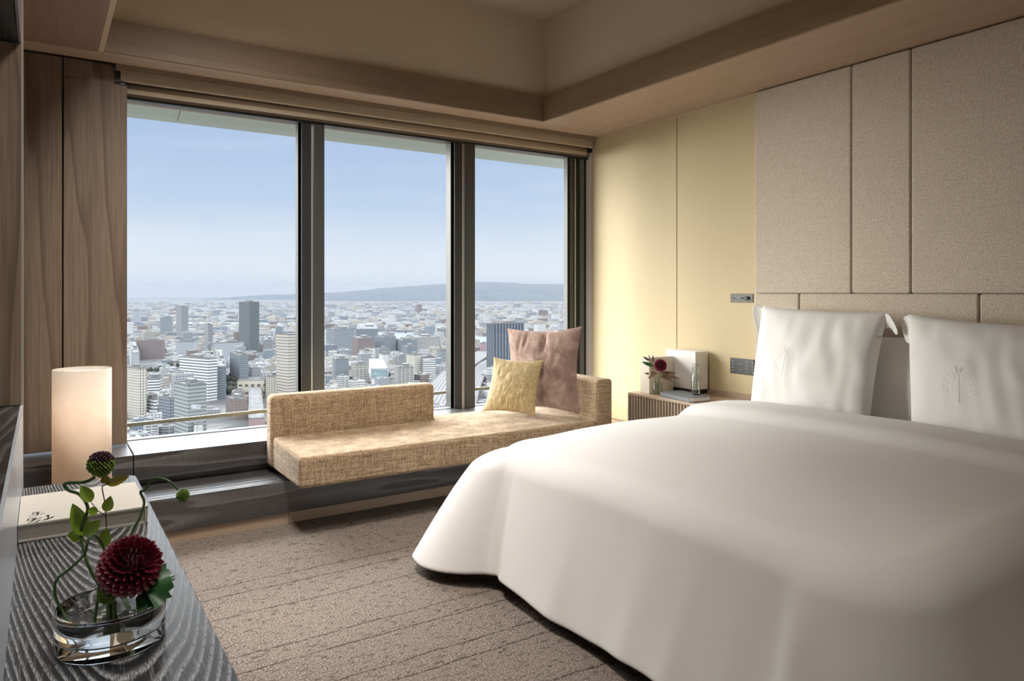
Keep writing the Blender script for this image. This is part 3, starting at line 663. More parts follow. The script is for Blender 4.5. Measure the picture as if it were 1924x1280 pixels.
MAT['stem'] = leafmat('dark_green_stem', (.035, .075, .02), (.09, .17, .045)); MAT['stem_l'] = leafmat('fresh_green_stem', (.10, .18, .04), (.22, .32, .10)); MAT['twig'] = flat('dark_twig', (.05, .03, .025), .6)
MAT['allium'] = leafmat('lime_allium', (.10, .20, .015), (.34, .46, .08)); MAT['allium_tip'] = flat('plum_florets', (.09, .03, .05), .6)
def leaf(mb, p, tip, w, nrm=None, curl=.12):
    p, tip = Vector(p), Vector(tip); d = tip - p; Ln = d.length; d.normalize(); view = (Vector((0, 0, EYE)) - p).normalized() if nrm is None else Vector(nrm)
    s = d.cross(view).normalized(); n = s.cross(d).normalized()
    def fn(u, v):
        ww = w * (math.sin(math.pi * v ** .85) ** .8) * (1 - .25 * v); a = (u - .5) * 2
        return p + d * Ln * v + s * ww * a + n * (abs(a) * ww * .35 + curl * Ln * math.sin(math.pi * v * .8) * -.4)
    mb.grid(fn, 4, 9)
def fanleaf(mb, c, d, R, nrm, seed=0, spread=1.3):
    d = Vector(d).normalized(); nrm = Vector(nrm).normalized(); s = d.cross(nrm).normalized(); random.seed(seed)
    rim = [(R * (.86 + .10 * math.sin(i * 2.7) + .05 * random.random()), -spread + 2 * spread * i / 22) for i in range(23)]
    rows = 5; vs = []
    for k in range(rows + 1):
        q = k / rows
        for r, a in rim: vs.append(Vector(c) + (d * math.cos(a) + s * math.sin(a)) * r * q + nrm * (.12 * R * math.sin(a * 5) * q * q))
    mb.add(vs, [(k * 23 + i, k * 23 + i + 1, (k + 1) * 23 + i + 1, (k + 1) * 23 + i) for k in range(rows) for i in range(22)])

# small vase on the nightstand
vc = at(1236, 741, Z=NZ)
t = thing('bud_vase', 'small square glass vase with dahlia and brown leaves on the nightstand', 'vase', tuple(vc))
MB().lathe([(.001, .004), (.031, .004), (.033, 0), (.034, .01), (.034, .082), (.031, .082), (.031, .012), (.001, .012)], vc, 28).build('glass_body', MAT['thin_glass'], t, smooth=True)
MB().lathe([(.001, .013), (.030, .013), (.030, .055), (.001, .055)], vc, 28).build('water', MAT['thin_glass'], t, smooth=True)
def vray(px, py, dd=0): # point on the vertical plane through the small vase facing the eye
    f_ = vc.x * SY + vc.y * CY + dd; r = ray(px, py); return Vector((r[0] * f_, r[1] * f_, EYE + r[2] * f_))
dc = vray(1241, 687, -.02); st = MB()
st.tube(smooth_path([vc + Vector((0, 0, .012)), vc + Vector((.004, 0, .06)), dc]), .003, 8); st.tube(smooth_path([vc + Vector((.01, 0, .012)), vc + Vector((-.01, .005, .07)), vray(1222, 676)]), .0018, 6)
st.build('stem', MAT['stem_l'], t, smooth=True)
dahlia('dahlia_bloom', t, dc, .047, (-.45, -.8, .35), rows=8, seed=4)
lm = MB(); leaf(lm, vray(1228, 688), vray(1206, 680), .014)
lm.build('green_leaf', MAT['leaf_dark'], t, smooth=True)
lm = MB(); leaf(lm, vray(1221, 678), vray(1208, 670), .009); leaf(lm, vray(1221, 677), vray(1219, 666), .004); leaf(lm, vray(1227, 681), vray(1227, 667), .007)
lm.build('purple_leaf', flat('purple_brown_leaf', (.07, .05, .035), .5), t, smooth=True)
lm = MB(); random.seed(2)
for (x0, y0, x1, y1, w) in ((1236, 702, 1210, 702, .014), (1232, 704, 1216, 711, .010), (1240, 700, 1272, 702, .013), (1243, 704, 1280, 712, .012), (1240, 706, 1266, 718, .012), (1252, 702, 1268, 706, .012), (1246, 700, 1262, 712, .011)):
    leaf(lm, vray(x0, y0, random.uniform(-.02, .02)), vray(x1, y1, random.uniform(-.03, .01)), w)
lm.build('dried_leaves', flat('brown_dried_leaf', (.26, .16, .10), .6), t, smooth=True)

# ------------------------------------------------------------------ left desk and cabinet niche
DZ = .75
t = thing('desk', 'black cerused oak desk top with white grain running along the left wall', 'desk', (.1, 1.2, 0))
xd = .234
pts = []
for a in range(0, 91, 15): pts.append((xd - .03 + .03 * math.cos(math.radians(a)), 2.44 - .03 + .03 * math.sin(math.radians(a))))
outline = [(-.62, .1), (xd, .1)] + pts + [(-.62, 2.44)]
mb = MB(); n = len(outline); mb.add([(x, y, DZ) for x, y in outline] + [(x, y, DZ - .045) for x, y in outline], [tuple(range(n)), tuple(range(2 * n - 1, n - 1, -1))] + [(i + n, (i + 1) % n + n, (i + 1) % n, i) for i in range(n)])
mb.build('desk_top', MAT['desk_oak'], t, bevel=.002)
MB().box(-.62, .19, .15, .18, 0, DZ - .045).build('side_panel', MAT['black_oak'], t)
MB().box(-.62, .19, 2.36, 2.39, 0, DZ - .045).build('side_panel', MAT['black_oak'], t)
XR = -.047
t = thing('minibar_cabinet', 'dark veneered cabinet niche with glossy front at the left edge of the photo', 'cabinet', (-.3, 1.2, DZ))
MB().box(XR - .006, XR, .2, 2.425, DZ + .001, .985).build('glossy_front', MAT['gloss_front'], t)
MB().box(-.62, XR - .006, .2, 2.43, DZ + .001, .984).build('counter', MAT['shelf_oak'], t)
MB().box(-.62, XR - .004, 2.43, 2.455, .986, 2.0).build('side_board', MAT['walnut'], t)
MB().box(-.62, XR - .012, .2, 2.43, 1.995, 2.59).build('upper_cabinet', MAT['black_oak'], t)
MB().box(XR - .010, XR - .004, .2, 2.43, 1.998, 2.59).build('upper_door', flat('grey_upper_door', (.20, .19, .18), .4), t)
MB().box(-.62, XR - .006, 2.455, 2.475, .751, 2.59).build('end_panel', MAT['black_oak'], t)
MB().box(XR - .004, XR + .001, 2.43, 2.455, DZ + .001, 2.59).build('edge_strip', flat('pale_metal_edge', (.80, .72, .62), .35, .2), t)
MB().box(XR - .006, XR - .002, 2.395, 2.42, .90, .96).build('latch', MAT['black'], t)

# lamp
lc = Vector((.166, 4.205, .2412))
m = M('parchment_shade', .7, spec=.2); n = m.noise(m.coord((5, 5, 5)), 1.2, 5, .65, .5)
m.color(m.ramp(n, [(.3, (.76, .64, .52)), (.5, (.84, .75, .65)), (.7, (.90, .84, .76))])); m.set('Transmission Weight', 0.0)
tr = m.n('BsdfTranslucent'); tr.inputs[0].default_value = (.85, .76, .66, 1); ms = m.n('MixShader', i_0=.32); m.l(m.b.outputs[0], ms.inputs[1]); m.l(tr.outputs[0], ms.inputs[2]); m.l(ms.outputs[0], m.t.nodes['Material Output'].inputs[0])
t = thing('cylinder_lamp', 'tall cream parchment cylinder lamp standing on the window bench', 'lamp', tuple(lc))
MB().lathe([(.129, .012), (.130, .012), (.130, .676), (.127, .676), (.127, .012)], lc, 64).build('shade', m.m, t, smooth=False)
t.children[-1].data.polygons.foreach_set('use_smooth', [True] * len(t.children[-1].data.polygons))
MB().lathe([(.001, 0), (.118, 0), (.118, .012), (.001, .012)], lc, 48).build('base', MAT['black'], t)
MB().lathe([(.001, .655), (.122, .655), (.122, .660), (.001, .660)], lc, 48).build('diffuser', flat('white_diffuser', (.85, .82, .78), .6), t)

ll = bpy.data.lights.new('lamp_bulb', 'POINT'); ll.energy = 1.9; ll.color = (1, .90, .80); ll.shadow_soft_size = .04
llo = bpy.data.objects.new('lamp_bulb', ll); COL.objects.link(llo); llo.location = lc + Vector((0, 0, .50))
# book on the desk
bt = [at(245, 908, Z=.79), at(273.8, 956.7, Z=.79), at(30, 989, Z=.79)]
BX0, BX1, BY0, BY1 = XR + .001, .208, 1.905, 2.17
t = thing('cream_book', 'large cream cloth-bound book with brush writing lying on the desk', 'book', (.08, 2.03, DZ))
cv = M('cream_book_cloth', .8, spec=.2); nn_ = cv.noise(cv.coord((40, 200, 40)), 2, 3); cv.color(cv.mix(nn_, (.66, .62, .54), (.76, .71, .63))); cv = cv.m
MB().box(BX0, BX1, BY0, BY1, DZ + .001, DZ + .006).box(BX0, BX1, BY0, BY1, DZ + .036, DZ + .041).box(BX1 - .005, BX1, BY0, BY1, DZ + .001, DZ + .041).build('cover', cv, t, bevel=.0012)
pg = M('page_edges', .85); nn_ = pg.noise(pg.coord((2, 2, 700)), 1.0, 2); pg.color(pg.mix(nn_, (.34, .31, .25), (.62, .58, .50)))
MB().box(BX0, BX1 - .006, BY0 + .004, BY1 - .004, DZ + .006, DZ + .036).build('pages', pg.m, t)
ink = flat('black_ink', (.01, .01, .01), .6); st = MB()
def ik(pts, w=1.0):
    q = [at(30 + x / 18.29, 930 + y / 18.29, Z=DZ + .0413) for x, y in pts]; q = smooth_path(q, 4)
    for i in range(len(q) - 1):
        a, b = q[i], q[i + 1]; d = (b - a)
        if d.length < 1e-6: continue
        s_ = Vector((-d.y, d.x, 0)).normalized() * .0011 * w
        st.add([a + s_, a - s_, b - s_, b + s_], [(0, 1, 2, 3)])
for pts, w in (([(550, 660), (600, 620), (690, 590), (740, 610), (700, 650), (560, 665)], 1.3), ([(860, 580), (780, 600), (730, 700), (700, 715)], 1.4), ([(450, 730), (560, 715), (690, 705)], 1.2), ([(800, 670), (900, 650), (1000, 625)], 1),
               ([(390, 890), (440, 830), (520, 800), (610, 810), (560, 870), (450, 880)], 1.4), ([(400, 955), (500, 945), (600, 880), (700, 780)], 1.5), ([(620, 860), (720, 840), (880, 770)], 1.2), ([(700, 930), (760, 890), (850, 860)], 2.0), ([(640, 950), (720, 925)], 1.2),
               ([(1040, 730), (1090, 700), (1150, 690)], 2.0), ([(1100, 700), (1110, 790), (1040, 830), (960, 840)], 1.6), ([(920, 880), (1050, 850), (1180, 800), (1290, 750)], 1.5), ([(1200, 780), (1290, 745)], 1.8)): ik(pts, w)
st.build('brush_writing', ink, t)

# glass vase with arrangement on the desk
vc2 = Vector((.0905, 1.292, DZ + .0008)); VR, VH = .0775, .062
t = thing('flower_vase', 'round low clear glass vase with burgundy dahlia and green stems on the desk', 'vase', tuple(vc2))
MB().lathe([(.0005, 0), (VR - .003, 0), (VR, .003), (VR, VH - .001), (VR - .001, VH), (VR - .004, VH), (VR - .005, VH - .001), (VR - .005, .024), (VR - .007, .021), (.0005, .021)], vc2, 72).build('glass_body', MAT['glass'], t, smooth=True, merge=True)
MB().lathe([(.0005, .0212), (VR - .0072, .0212), (VR - .0051, .0242), (VR - .0051, .040), (.0005, .040)], vc2, 64).build('water', MAT['water'], t, smooth=True)
def vr(px, py, dd=0.0):
    f_ = vc2.x * SY + vc2.y * CY + dd; r = ray(px, py); return Vector((r[0] * f_, r[1] * f_, EYE + r[2] * f_))
MB().lathe([(.012, .022), (.014, .022), (.014, .060), (.012, .060)], vc2, 28, close=True).build('stem_holder', MAT['thin_glass'], t, smooth=True)
hb = vc2 + Vector((0, 0, .024)); ht = vc2 + Vector((0, 0, .062))
dah = vr(246, 1063, .0)
sm_ = MB()
for k in range(5):
    a = k * 1.3; sm_.tube([hb + Vector((.006 * math.cos(a), .006 * math.sin(a), 0)), ht + Vector((.005 * math.cos(a), .005 * math.sin(a), .0))], .0028, 8)
sm_.tube(smooth_path([ht, vr(215, 1120, .01), dah]), .0035, 8)
sm_.build('cut_stems', MAT['stem_l'], t, smooth=True)
# big curly stem to upper allium
s1 = [ht + Vector((0, .004, 0)), vr(190, 1105, .02), vr(165, 1060, .02), vr(152, 1010, .03), vr(155, 985, .03), vr(165, 955, .04), vr(150, 930, .05), vr(130, 922, .05), vr(121, 913, .05), vr(127, 908, .05), vr(160, 906, .05), vr(178, 897, .05)]
MB().tube(smooth_path(s1, 8), .0026, 10).build('curly_stem', MAT['stem'], t, smooth=True)
a1 = allium('allium_bloom', t, vr(190, 872, .05), .0215, MAT['allium'], MAT['allium_tip'], n=300, axis=(.1, .0, 1))
s2 = [vr(197, 1035, .03), vr(186, 1012, .02), vr(172, 1006, .0), vr(164, 1020, -.01), vr(158, 1042, -.01), vr(130, 1070, -.02), vr(106, 1090, -.02), vr(104, 1120, -.02), vr(118, 1150, -.02), vr(130, 1168, -.03), vr(155, 1177, -.03), vr(176, 1182, -.035), vr(178, 1165, -.03), vr(184, 1125, -.02), vr(188, 1098, -.02), vr(200, 1092, -.02), vr(208, 1098, -.02)]
MB().tube(smooth_path(s2, 8), .0022, 10).build('curly_stem', MAT['stem'], t, smooth=True)
allium('allium_bud', t, vr(201, 1118, -.02), .0145, MAT['allium'], n=240, seed=5)
s3 = [dah, vr(248, 1003, .03), vr(262, 975, .04), vr(271, 945, .05), vr(264, 925, .05), vr(272, 921, .05), vr(285, 902, .05), vr(300, 899, .05), vr(320, 906, .05), vr(334, 920, .05)]
MB().tube(smooth_path(s3, 8), [.0020] * 73, 8).build('curly_stem', MAT['stem'], t, smooth=True)
allium('allium_bud', t, vr(344, 931, .05), .0108, MAT['allium'], n=170, seed=8)
s4 = [ht, vr(202, 1040, .04), vr(199, 970, .05), vr(196, 940, .05), vr(192, 917, .05), vr(197, 912, .05), vr(206, 905, .05)]
MB().tube(smooth_path(s4, 8), .0009, 6).tube([vr(199, 970, .05), vr(184, 960, .05), vr(172, 945, .05)], .0007, 6).build('twig', MAT['twig'], t, smooth=True)
lf = MB()
for (x0, y0, x1, y1, w) in ((172, 944, 152, 912, .011), (199, 962, 208, 932, .0095), (184, 963, 164, 958, .008), (160, 1008, 136, 946, .0145), (160, 1005, 189, 977, .0115), (158, 1010, 127, 1003, .011), (194, 1028, 200, 992, .011), (200, 1100, 180, 1064, .0085)):
    lf = MB(); leaf(lf, vr(x0, y0, .03), vr(x1, y1, .03), w); lf.build('leaf', MAT['leaf'], t, smooth=True)
for x0, y0, x1, y1, w in ((200, 911, 243, 895, .0085), (199, 909, 196, 892, .008)):
    lf = MB(); leaf(lf, vr(x0, y0, .05), vr(x1, y1, .05), w); lf.build('amber_leaf', MAT['leaf_olive'], t, smooth=True)
lf = MB(); fanleaf(lf, vr(270, 1105, .0), vr(330, 1085, .02) - vr(270, 1105), .050, (-.1, -.5, .8), 1); fanleaf(lf, vr(255, 1125, .0), vr(310, 1118, .01) - vr(255, 1125), .043, (.0, -.3, .9), 2); fanleaf(lf, vr(225, 1125, .02), vr(262, 1150, .03) - vr(225, 1125), .040, (.0, -.3, .9), 3)
lf.build('lobed_leaf', MAT['leaf_dark'], t, smooth=True)
dahlia('dahlia_bloom', t, dah, .0495, (.365, -.80, .47), rows=9, seed=2)

# ------------------------------------------------------------------ the city below
GZ = EYE - 150.0
def cflat(n_, c_, *a_, **k_):
    c_ = tuple(.65 * q + .35 * sum(c_) / 3 for q in c_); k = CITY_H if any(w_ in n_ for w_ in ('roof', 'road', 'lane', 'tree', 'bridge', 'lettering')) else CITY
    return flat(n_, tuple(q * k for q in c_), .9, 0, .05)
def facade(name, bay=3.4, floor=3.3, wx=(.2, .8), wz=(.35, .8), wall=(.6, .6, .6), glass=(.10, .13, .17), rough=.6, mode='grid', attr=False):
    gr_ = lambda c_: tuple(.6 * q + .4 * sum(c_) / 3 for q in c_); wall, glass = gr_(wall), gr_(glass)
    m = M(name, .9, spec=.06); uv = m.n('UVMap'); s = m.n('SeparateXYZ'); m.l(uv.outputs[0], s.inputs[0])
    fu = m.math('FRACT', m.math('DIVIDE', s.outputs[0], bay)); fv = m.math('FRACT', m.math('DIVIDE', s.outputs[1], floor))
    zin = m.math('MULTIPLY', m.math('GREATER_THAN', fv, wz[0]), m.math('LESS_THAN', fv, wz[1]))
    xin = m.math('MULTIPLY', m.math('GREATER_THAN', fu, wx[0]), m.math('LESS_THAN', fu, wx[1]))
    win = zin if mode == 'band' else xin if mode == 'vert' else m.math('MULTIPLY', xin, zin)
    wall = tuple(q * CITY for q in wall); glass = tuple(q * CITY for q in glass)
    win = m.math('MULTIPLY', win, m.math('GREATER_THAN', s.outputs[1], 0.0))   # roofs carry negative v
    if attr:
        at_ = m.n('VertexColor'); at_.layer_name = 'col'; wallc = m.mix(1.0, at_.outputs[0], (CITY,) * 3, 'MULTIPLY')
        gl = m.mix(.78, wallc, glass)
    else: wallc = wall; gl = glass
    col = m.mix(win, wallc, gl)
    roof = m.math('LESS_THAN', s.outputs[1], 0.0)
    rn = m.noise(m.coord((.12, .12, .12), kind='Object'), 1.0, 3, .7)
    if attr:
        rc = m.ramp(rn, [(.35, (.24 * CITY_H,) * 3), (.6, (.62 * CITY_H,) * 3)])
        rc = m.mix(.35, rc, m.mix(1.0, at_.outputs[0], (CITY_H,) * 3, 'MULTIPLY'))
    else: rc = m.ramp(rn, [(.35, (.24, .25, .26)), (.6, (.46, .46, .46))])
    m.color(m.mix(roof, col, m.mix(1.0, rc, (CITY_H,) * 3, 'MULTIPLY') if not attr else rc)); return m.m
def bmesh_boxes(name, boxes, mats, parent=None, org=Vector()):
    """boxes: (cx, cy, w, d, z0, h, rot, colour)"""
    n = len(boxes); V = np.zeros((n * 8, 3)); F_ = np.zeros((n * 5, 4), int); UV = np.zeros((n * 20, 2)); C = np.ones((n * 20, 4), np.float32)
    base = np.array([(0, 1, 5, 4), (1, 2, 6, 5), (2, 3, 7, 6), (3, 0, 4, 7), (4, 5, 6, 7)])
    for i, (cx, cy, w, d, z0, h, r, c) in enumerate(boxes):
        cr_, sr = math.cos(r), math.sin(r)
        q = [(-w / 2, -d / 2), (w / 2, -d / 2), (w / 2, d / 2), (-w / 2, d / 2)]
        for k, (a, b) in enumerate(q):
            X, Y = cx + a * cr_ - b * sr, cy + a * sr + b * cr_
            V[i * 8 + k] = (X, Y, z0); V[i * 8 + 4 + k] = (X, Y, z0 + h)
        F_[i * 5:i * 5 + 5] = base + i * 8
        for k in range(4):
            wd_ = w if k % 2 == 0 else d
            UV[i * 20 + k * 4:i * 20 + k * 4 + 4] = [(0, .001), (wd_, .001), (wd_, h), (0, h)]
        UV[i * 20 + 16:i * 20 + 20] = [(0, -1), (w, -1), (w, -1), (0, -1)]
        C[i * 20:i * 20 + 20, :3] = c
    me = bpy.data.meshes.new(name); me.from_pydata((V - np.array(org)).tolist(), [], F_.tolist())
    ul = me.uv_layers.new(name='UVMap'); ul.data.foreach_set('uv', UV.ravel())
    ca = me.color_attributes.new('col', 'FLOAT_COLOR', 'CORNER'); ca.data.foreach_set('color', C.ravel())
    for m_ in (mats if isinstance(mats, list) else [mats]): me.materials.append(m_)
    o = bpy.data.objects.new(name, me); COL.objects.link(o)
    if parent: o.parent = parent
    return o
def gdist(y): return F * 150.0 / (y - HY)
RESERVED = []
LM = []
SHORT = {
 'tall dark teal high-rise tower standing alone in the left window view': 'dark teal tower', 'slim grey high-rise tower left of the dark teal tower': 'slim grey tower',
 'squat blue-grey glass block beside the slim grey tower': 'squat blue-grey block', 'hazy pale high-rise at the far left edge of the window view': 'hazy pale high-rise',
 'tall beige office tower with brown window bands left of the thick mullion': 'beige office tower', 'slim grey twin-column tower between the slim tower and teal tower': 'twin-column tower',
 'wide reddish-brown brick block near the left window edge': 'wide brick block', 'wide pale blue-white office block below the slim grey tower': 'blue-white office',
 'wide blue-grey office block with white roof edge below the teal tower': 'white-edged office', 'grey lattice block right of the teal tower foot': 'grey lattice block',
 'long white-banded office slab in the left window': 'white-banded slab', 'tan apartment tower with small square windows at the left frame': 'tan apartment tower',
 'grey-green glass office with a white sign on its right face': 'grey-green glass office', 'white and steel-blue office block right of the banded slab': 'steel-blue office',
 'long cream arcaded school building in the left window': 'arcaded school', 'cream gridded annex joined to the arcaded school building': 'cream annex', 'white striped low office beside the tan apartment tower': 'white striped office',
 'small white banded building left of the grey-green glass office': 'small white banded building', 'dark slatted office directly left of the grey-green glass office': 'dark slatted office',
 'brown brick row building under the school, above the handrail': 'brown brick row', 'small white house below the handrail': 'small white house', 'pink-walled low shed below the handrail near the sofa backrest': 'pink shed',
 'dark bluish narrow office tower right of the banded slab': 'narrow bluish tower', 'grey low-rise office wing under the arcaded school': 'grey office wing', 'pale block with red awning roof left of the white low office': 'pale awning block',
 'very wide grey glass slab with white end in the middle window': 'wide grey glass slab', 'second grey glass slab directly right of the wide one': 'second glass slab', 'reddish brick apartment block in front of the grey glass slabs': 'brick apartments',
 'dark blue stepped apartment block by the river bank': 'dark blue stepped block', 'wide beige-grey riverside block with rounded corner': 'beige riverside block', 'white-sided office with green glass front by the river': 'green glass office',
 'small white and blue office in front of the riverside offices': 'small blue office', 'dark office with white roof line left of the slim white tower': 'dark roof-line office', 'slim plain white tower in the middle window': 'slim white tower',
 'grey office with dark window bands left in the middle window': 'dark-banded grey office', 'white apartment block with dark zigzag balconies': 'zigzag apartments', 'cream balcony apartment block just above the sofa backrest': 'cream balcony block',
 'cream window-dotted tower left of the white sign tower': 'dotted cream tower', 'white banded tower with blank top sign near the expressway': 'white sign tower', 'brown banded office between zigzag block and cream tower': 'brown banded office',
 'cream and blue office right of the white banded tower': 'cream-blue office', 'yellowish cream office below the brick apartment block': 'yellowish office', 'building with teal billboard wall above the sofa backrest': 'teal billboard',
 'pale twin-topped high-rise far beyond the river': 'twin-topped high-rise', 'long white riverside roof hall right of the middle window centre': 'white riverside hall', 'navy blue ribbed high-rise tower behind the cushions': 'navy tower',
 'pink-beige low block left of the navy tower': 'pink-beige block', 'pale blue-white office far behind the cushions on the right': 'far blue-white office'}
USED = {}
ALL_R = 0.9
def landmark(name, label, px0, pxm, px1, ytop, ybase, mat, rot=.62, roof=None, extra=None, cat='building', wall=(.6, .6, .6), depthm=None):
    """near corner at pxm; left face px0..pxm, right face pxm..px1"""
    t_ = gdist(ybase); P = at(pxm, ybase, D=t_); top = at(pxm, ytop, D=t_); h = top.z - GZ
    right = Vector((CY, -SY, 0)); fwd = Vector((SY, CY, 0))
    dr_ = right * math.cos(rot) + fwd * math.sin(rot); dl = -right * math.sin(rot) + fwd * math.cos(rot)
    wr_ = max((px1 - pxm) * t_ / F / math.cos(rot), 4) if px1 > pxm else (depthm or 20); wl_ = max((pxm - px0) * t_ / F / math.sin(rot), 4) if pxm > px0 else (depthm or 25)
    # perspective correction for receding faces
    def ext(dirv, pxe, guess):
        if abs(pxe - pxm) < .5: return guess
        k = (pxe - CX) / F; num = k * P.dot(fwd) - P.dot(right); den = dirv.dot(right) - k * dirv.dot(fwd)
        return abs(num / den)
    wr_ = ext(dr_, px1, wr_); wl_ = ext(dl, px0, wl_)
    wr_ = min(wr_, 400); wl_ = min(wl_, 400)
    c = Vector((P.x, P.y, 0)) + dr_ * wr_ / 2 + dl * wl_ / 2; ang = math.atan2(dr_.y, dr_.x)
    for i_ in range(5):
        for j_ in range(5):
            q_ = c + dr_ * wr_ * (i_ - 2) / 4 + dl * wl_ * (j_ - 2) / 4; RESERVED.append((q_.x, q_.y, max(wr_, wl_) / 8 + 1))
    LM.append(((px0 + px1) / 2, (ytop + ybase) / 2, SHORT.get(label, label), (px1 - px0) / 2, (ybase - ytop) / 2))
    t = thing(name, label, cat, (c.x, c.y, GZ)); org = Vector((c.x, c.y, GZ))
    bmesh_boxes('walls', [(c.x, c.y, wr_, wl_, GZ, h, ang, wall)], mat, t, org)
    random.seed(int(px0 * 7 + ytop)); rf = []
    rm = cflat('roof_plant_' + str(int(px0)), (.46, .46, .46), .8)
    rz = GZ + h
    MBx = MB(); a, b = dr_, dl
    for sgn in (-1, 1):
        MBx.obox(c + a * sgn * (wr_ / 2 - .4) + Vector((0, 0, rz + .5)), a, b, (0, 0, 1), .8, wl_, 1.2); MBx.obox(c + b * sgn * (wl_ / 2 - .4) + Vector((0, 0, rz + .5)), a, b, (0, 0, 1), wr_, .8, 1.2)
    MBx.build('parapet', rm, t)
    if roof != 'none':
        MB().obox(c + a * wr_ * .12 + b * wl_ * .1 + Vector((0, 0, rz + 2.2)), a, b, (0, 0, 1), wr_ * .35, wl_ * .4, 4.4).build('rooftop_house', cflat('roof_house_' + str(int(px0)), (.5, .5, .5), .8), t)
        for k in range(4): MB().obox(c + a * wr_ * random.uniform(-.38, .38) + b * wl_ * random.uniform(-.4, -.2) + Vector((0, 0, rz + 1.0)), a, b, (0, 0, 1), 2.5, 2.5, 2.0).build('rooftop_unit', rm, t)
    if extra: extra(t, c, a, b, wr_, wl_, rz, P)
    return t
F1 = dict(
    dark=facade('dark_teal_tower_facade', 3.2, 3.3, (.15, .9), (.3, .95), (.20, .25, .26), (.05, .08, .10)),
    slim=facade('grey_balcony_facade', 4, 3.2, (.25, .75), (.4, .9), (.33, .34, .36), (.10, .12, .15)),
    bluegrey=facade('bluegrey_glass_facade', 3, 3.6, (.1, .9), (.3, .9), (.36, .42, .46), (.16, .21, .26)),
    beige=facade('beige_band_facade', 3.2, 4.2, (.1, .9), (.55, .85), (.64, .57, .48), (.22, .19, .16), mode='band'),
    brick=facade('brown_brick_facade', 4, 3.3, (.25, .75), (.3, .75), (.32, .22, .20), (.14, .14, .17)),
    whiteblue=facade('white_grid_facade', 3.2, 3.6, (.15, .85), (.3, .85), (.58, .61, .66), (.22, .27, .34)),
    whiteband=facade('white_band_facade', 3.2, 3.9, (.1, .9), (.1, .5), (.84, .84, .84), (.13, .14, .16), mode='band'),
    cream=facade('cream_window_facade', 3.4, 3.2, (.3, .7), (.3, .75), (.70, .64, .52), (.10, .10, .10)),
    greyglass=facade('grey_glass_office_facade', 3.2, 3.8, (.1, .9), (.45, .9), (.42, .46, .46), (.20, .24, .25), mode='band'),
    navy=facade('navy_tower_facade', 6.5, 3.2, (.18, .95), (.2, .95), (.34, .38, .43), (.045, .085, .15), mode='vert'),
    navyb=facade('navy_balcony_facade', 5, 3.2, (.1, .9), (.45, .95), (.30, .34, .40), (.06, .10, .16)),
    balc=facade('cream_balcony_facade', 6.4, 3.1, (.06, .94), (.35, .95), (.66, .62, .55), (.16, .16, .17)),
    steel=facade('steel_blue_facade', 3.2, 3.5, (.1, .9), (.35, .85), (.26, .32, .38), (.11, .15, .20)),
    plain=facade('pale_plain_facade', 7, 3.3, (.4, .6), (.4, .7), (.68, .67, .65), (.3, .3, .32)),
    arcade=facade('cream_arcade_facade', 8.5, 11, (.22, .78), (.30, .62), (.74, .68, .50), (.16, .13, .10)),
    pink=facade('pink_wall_facade', 12, 6, (.45, .5), (.5, .6), (.50, .28, .28), (.3, .2, .2)),
)
def sign_box(px0, px1, y0, y1, mat, ink=None, face='b'):
    def fn(t, c, a, b, wr_, wl_, rz, P):
        # board fixed to the right-hand face of the building (the face along a, towards the viewer)
        fc = c - b * (wl_ / 2 + .3); nrm = -b
        def hit(px, py):
            r = Vector(ray(px, py)); o_ = Vector((0, 0, EYE)); k = (fc - o_).dot(nrm) / r.dot(nrm); return o_ + r * k
        A, B_, C_, D_ = hit(px0, y1), hit(px1, y1), hit(px1, y0), hit(px0, y0)
        mb = MB(); mb.add([A, B_, C_, D_] + [q + b * .3 for q in (A, B_, C_, D_)], [(0, 1, 2, 3), (4, 7, 6, 5), (0, 4, 5, 1), (1, 5, 6, 2), (2, 6, 7, 3), (3, 7, 4, 0)])
        bd = mb.build('sign_board', mat, t)
        if ink:
            im, strokes = ink; sb = MB()
            for (u0, v0, u1, v1, w) in strokes:
                p = A + (B_ - A) * u0 + (D_ - A) * v0; q = A + (B_ - A) * u1 + (D_ - A) * v1; d = (q - p); s_ = d.cross(nrm).normalized() * w * (D_ - A).length; n_ = nrm * .12
                sb.add([p + s_ + n_, p - s_ + n_, q - s_ + n_, q + s_ + n_], [(0, 1, 2, 3)])
            sb.build('sign_lettering', im, bd)
    return fn
landmark('city_tower', 'tall dark teal high-rise tower standing alone in the left window view', 449, 469, 487, 568, 662, F1['dark'], .75, roof='x')
landmark('city_tower', 'slim grey high-rise tower left of the dark teal tower', 331, 341, 354, 577, 640, F1['slim'], .7)
landmark('city_building', 'squat blue-grey glass block beside the slim grey tower', 297, 301, 322, 597, 634, F1['bluegrey'], .3)
landmark('city_building', 'hazy pale high-rise at the far left edge of the window view', 246, 249, 262, 584, 612, F1['whiteblue'], .3)
landmark('city_building', 'tall beige office tower with brown window bands left of the thick mullion', 519, 541, 580, 629, 752, F1['beige'], .85, roof='none')
landmark('city_building', 'slim grey twin-column tower between the slim tower and teal tower', 384, 391, 400, 611, 652, F1['slim'], .5)
landmark('city_building', 'wide reddish-brown brick block near the left window edge', 246, 252, 305, 641, 676, F1['brick'], .25)
landmark('city_building', 'wide pale blue-white office block below the slim grey tower', 326, 331, 366, 643, 676, F1['whiteblue'], .2)
landmark('city_building', 'wide blue-grey office block with white roof edge below the teal tower', 397, 402, 454, 645, 682, F1['whiteblue'], .2)
landmark('city_building', 'grey lattice block right of the teal tower foot', 490, 494, 512, 640, 672, F1['slim'], .3)
landmark('city_building', 'long white-banded office slab in the left window', 337, 391, 408, 676, 757, F1['whiteband'], 1.0, roof='x')
landmark('city_building', 'tan apartment tower with small square windows at the left frame', 236, 261, 276, 694, 792, F1['cream'], .95)
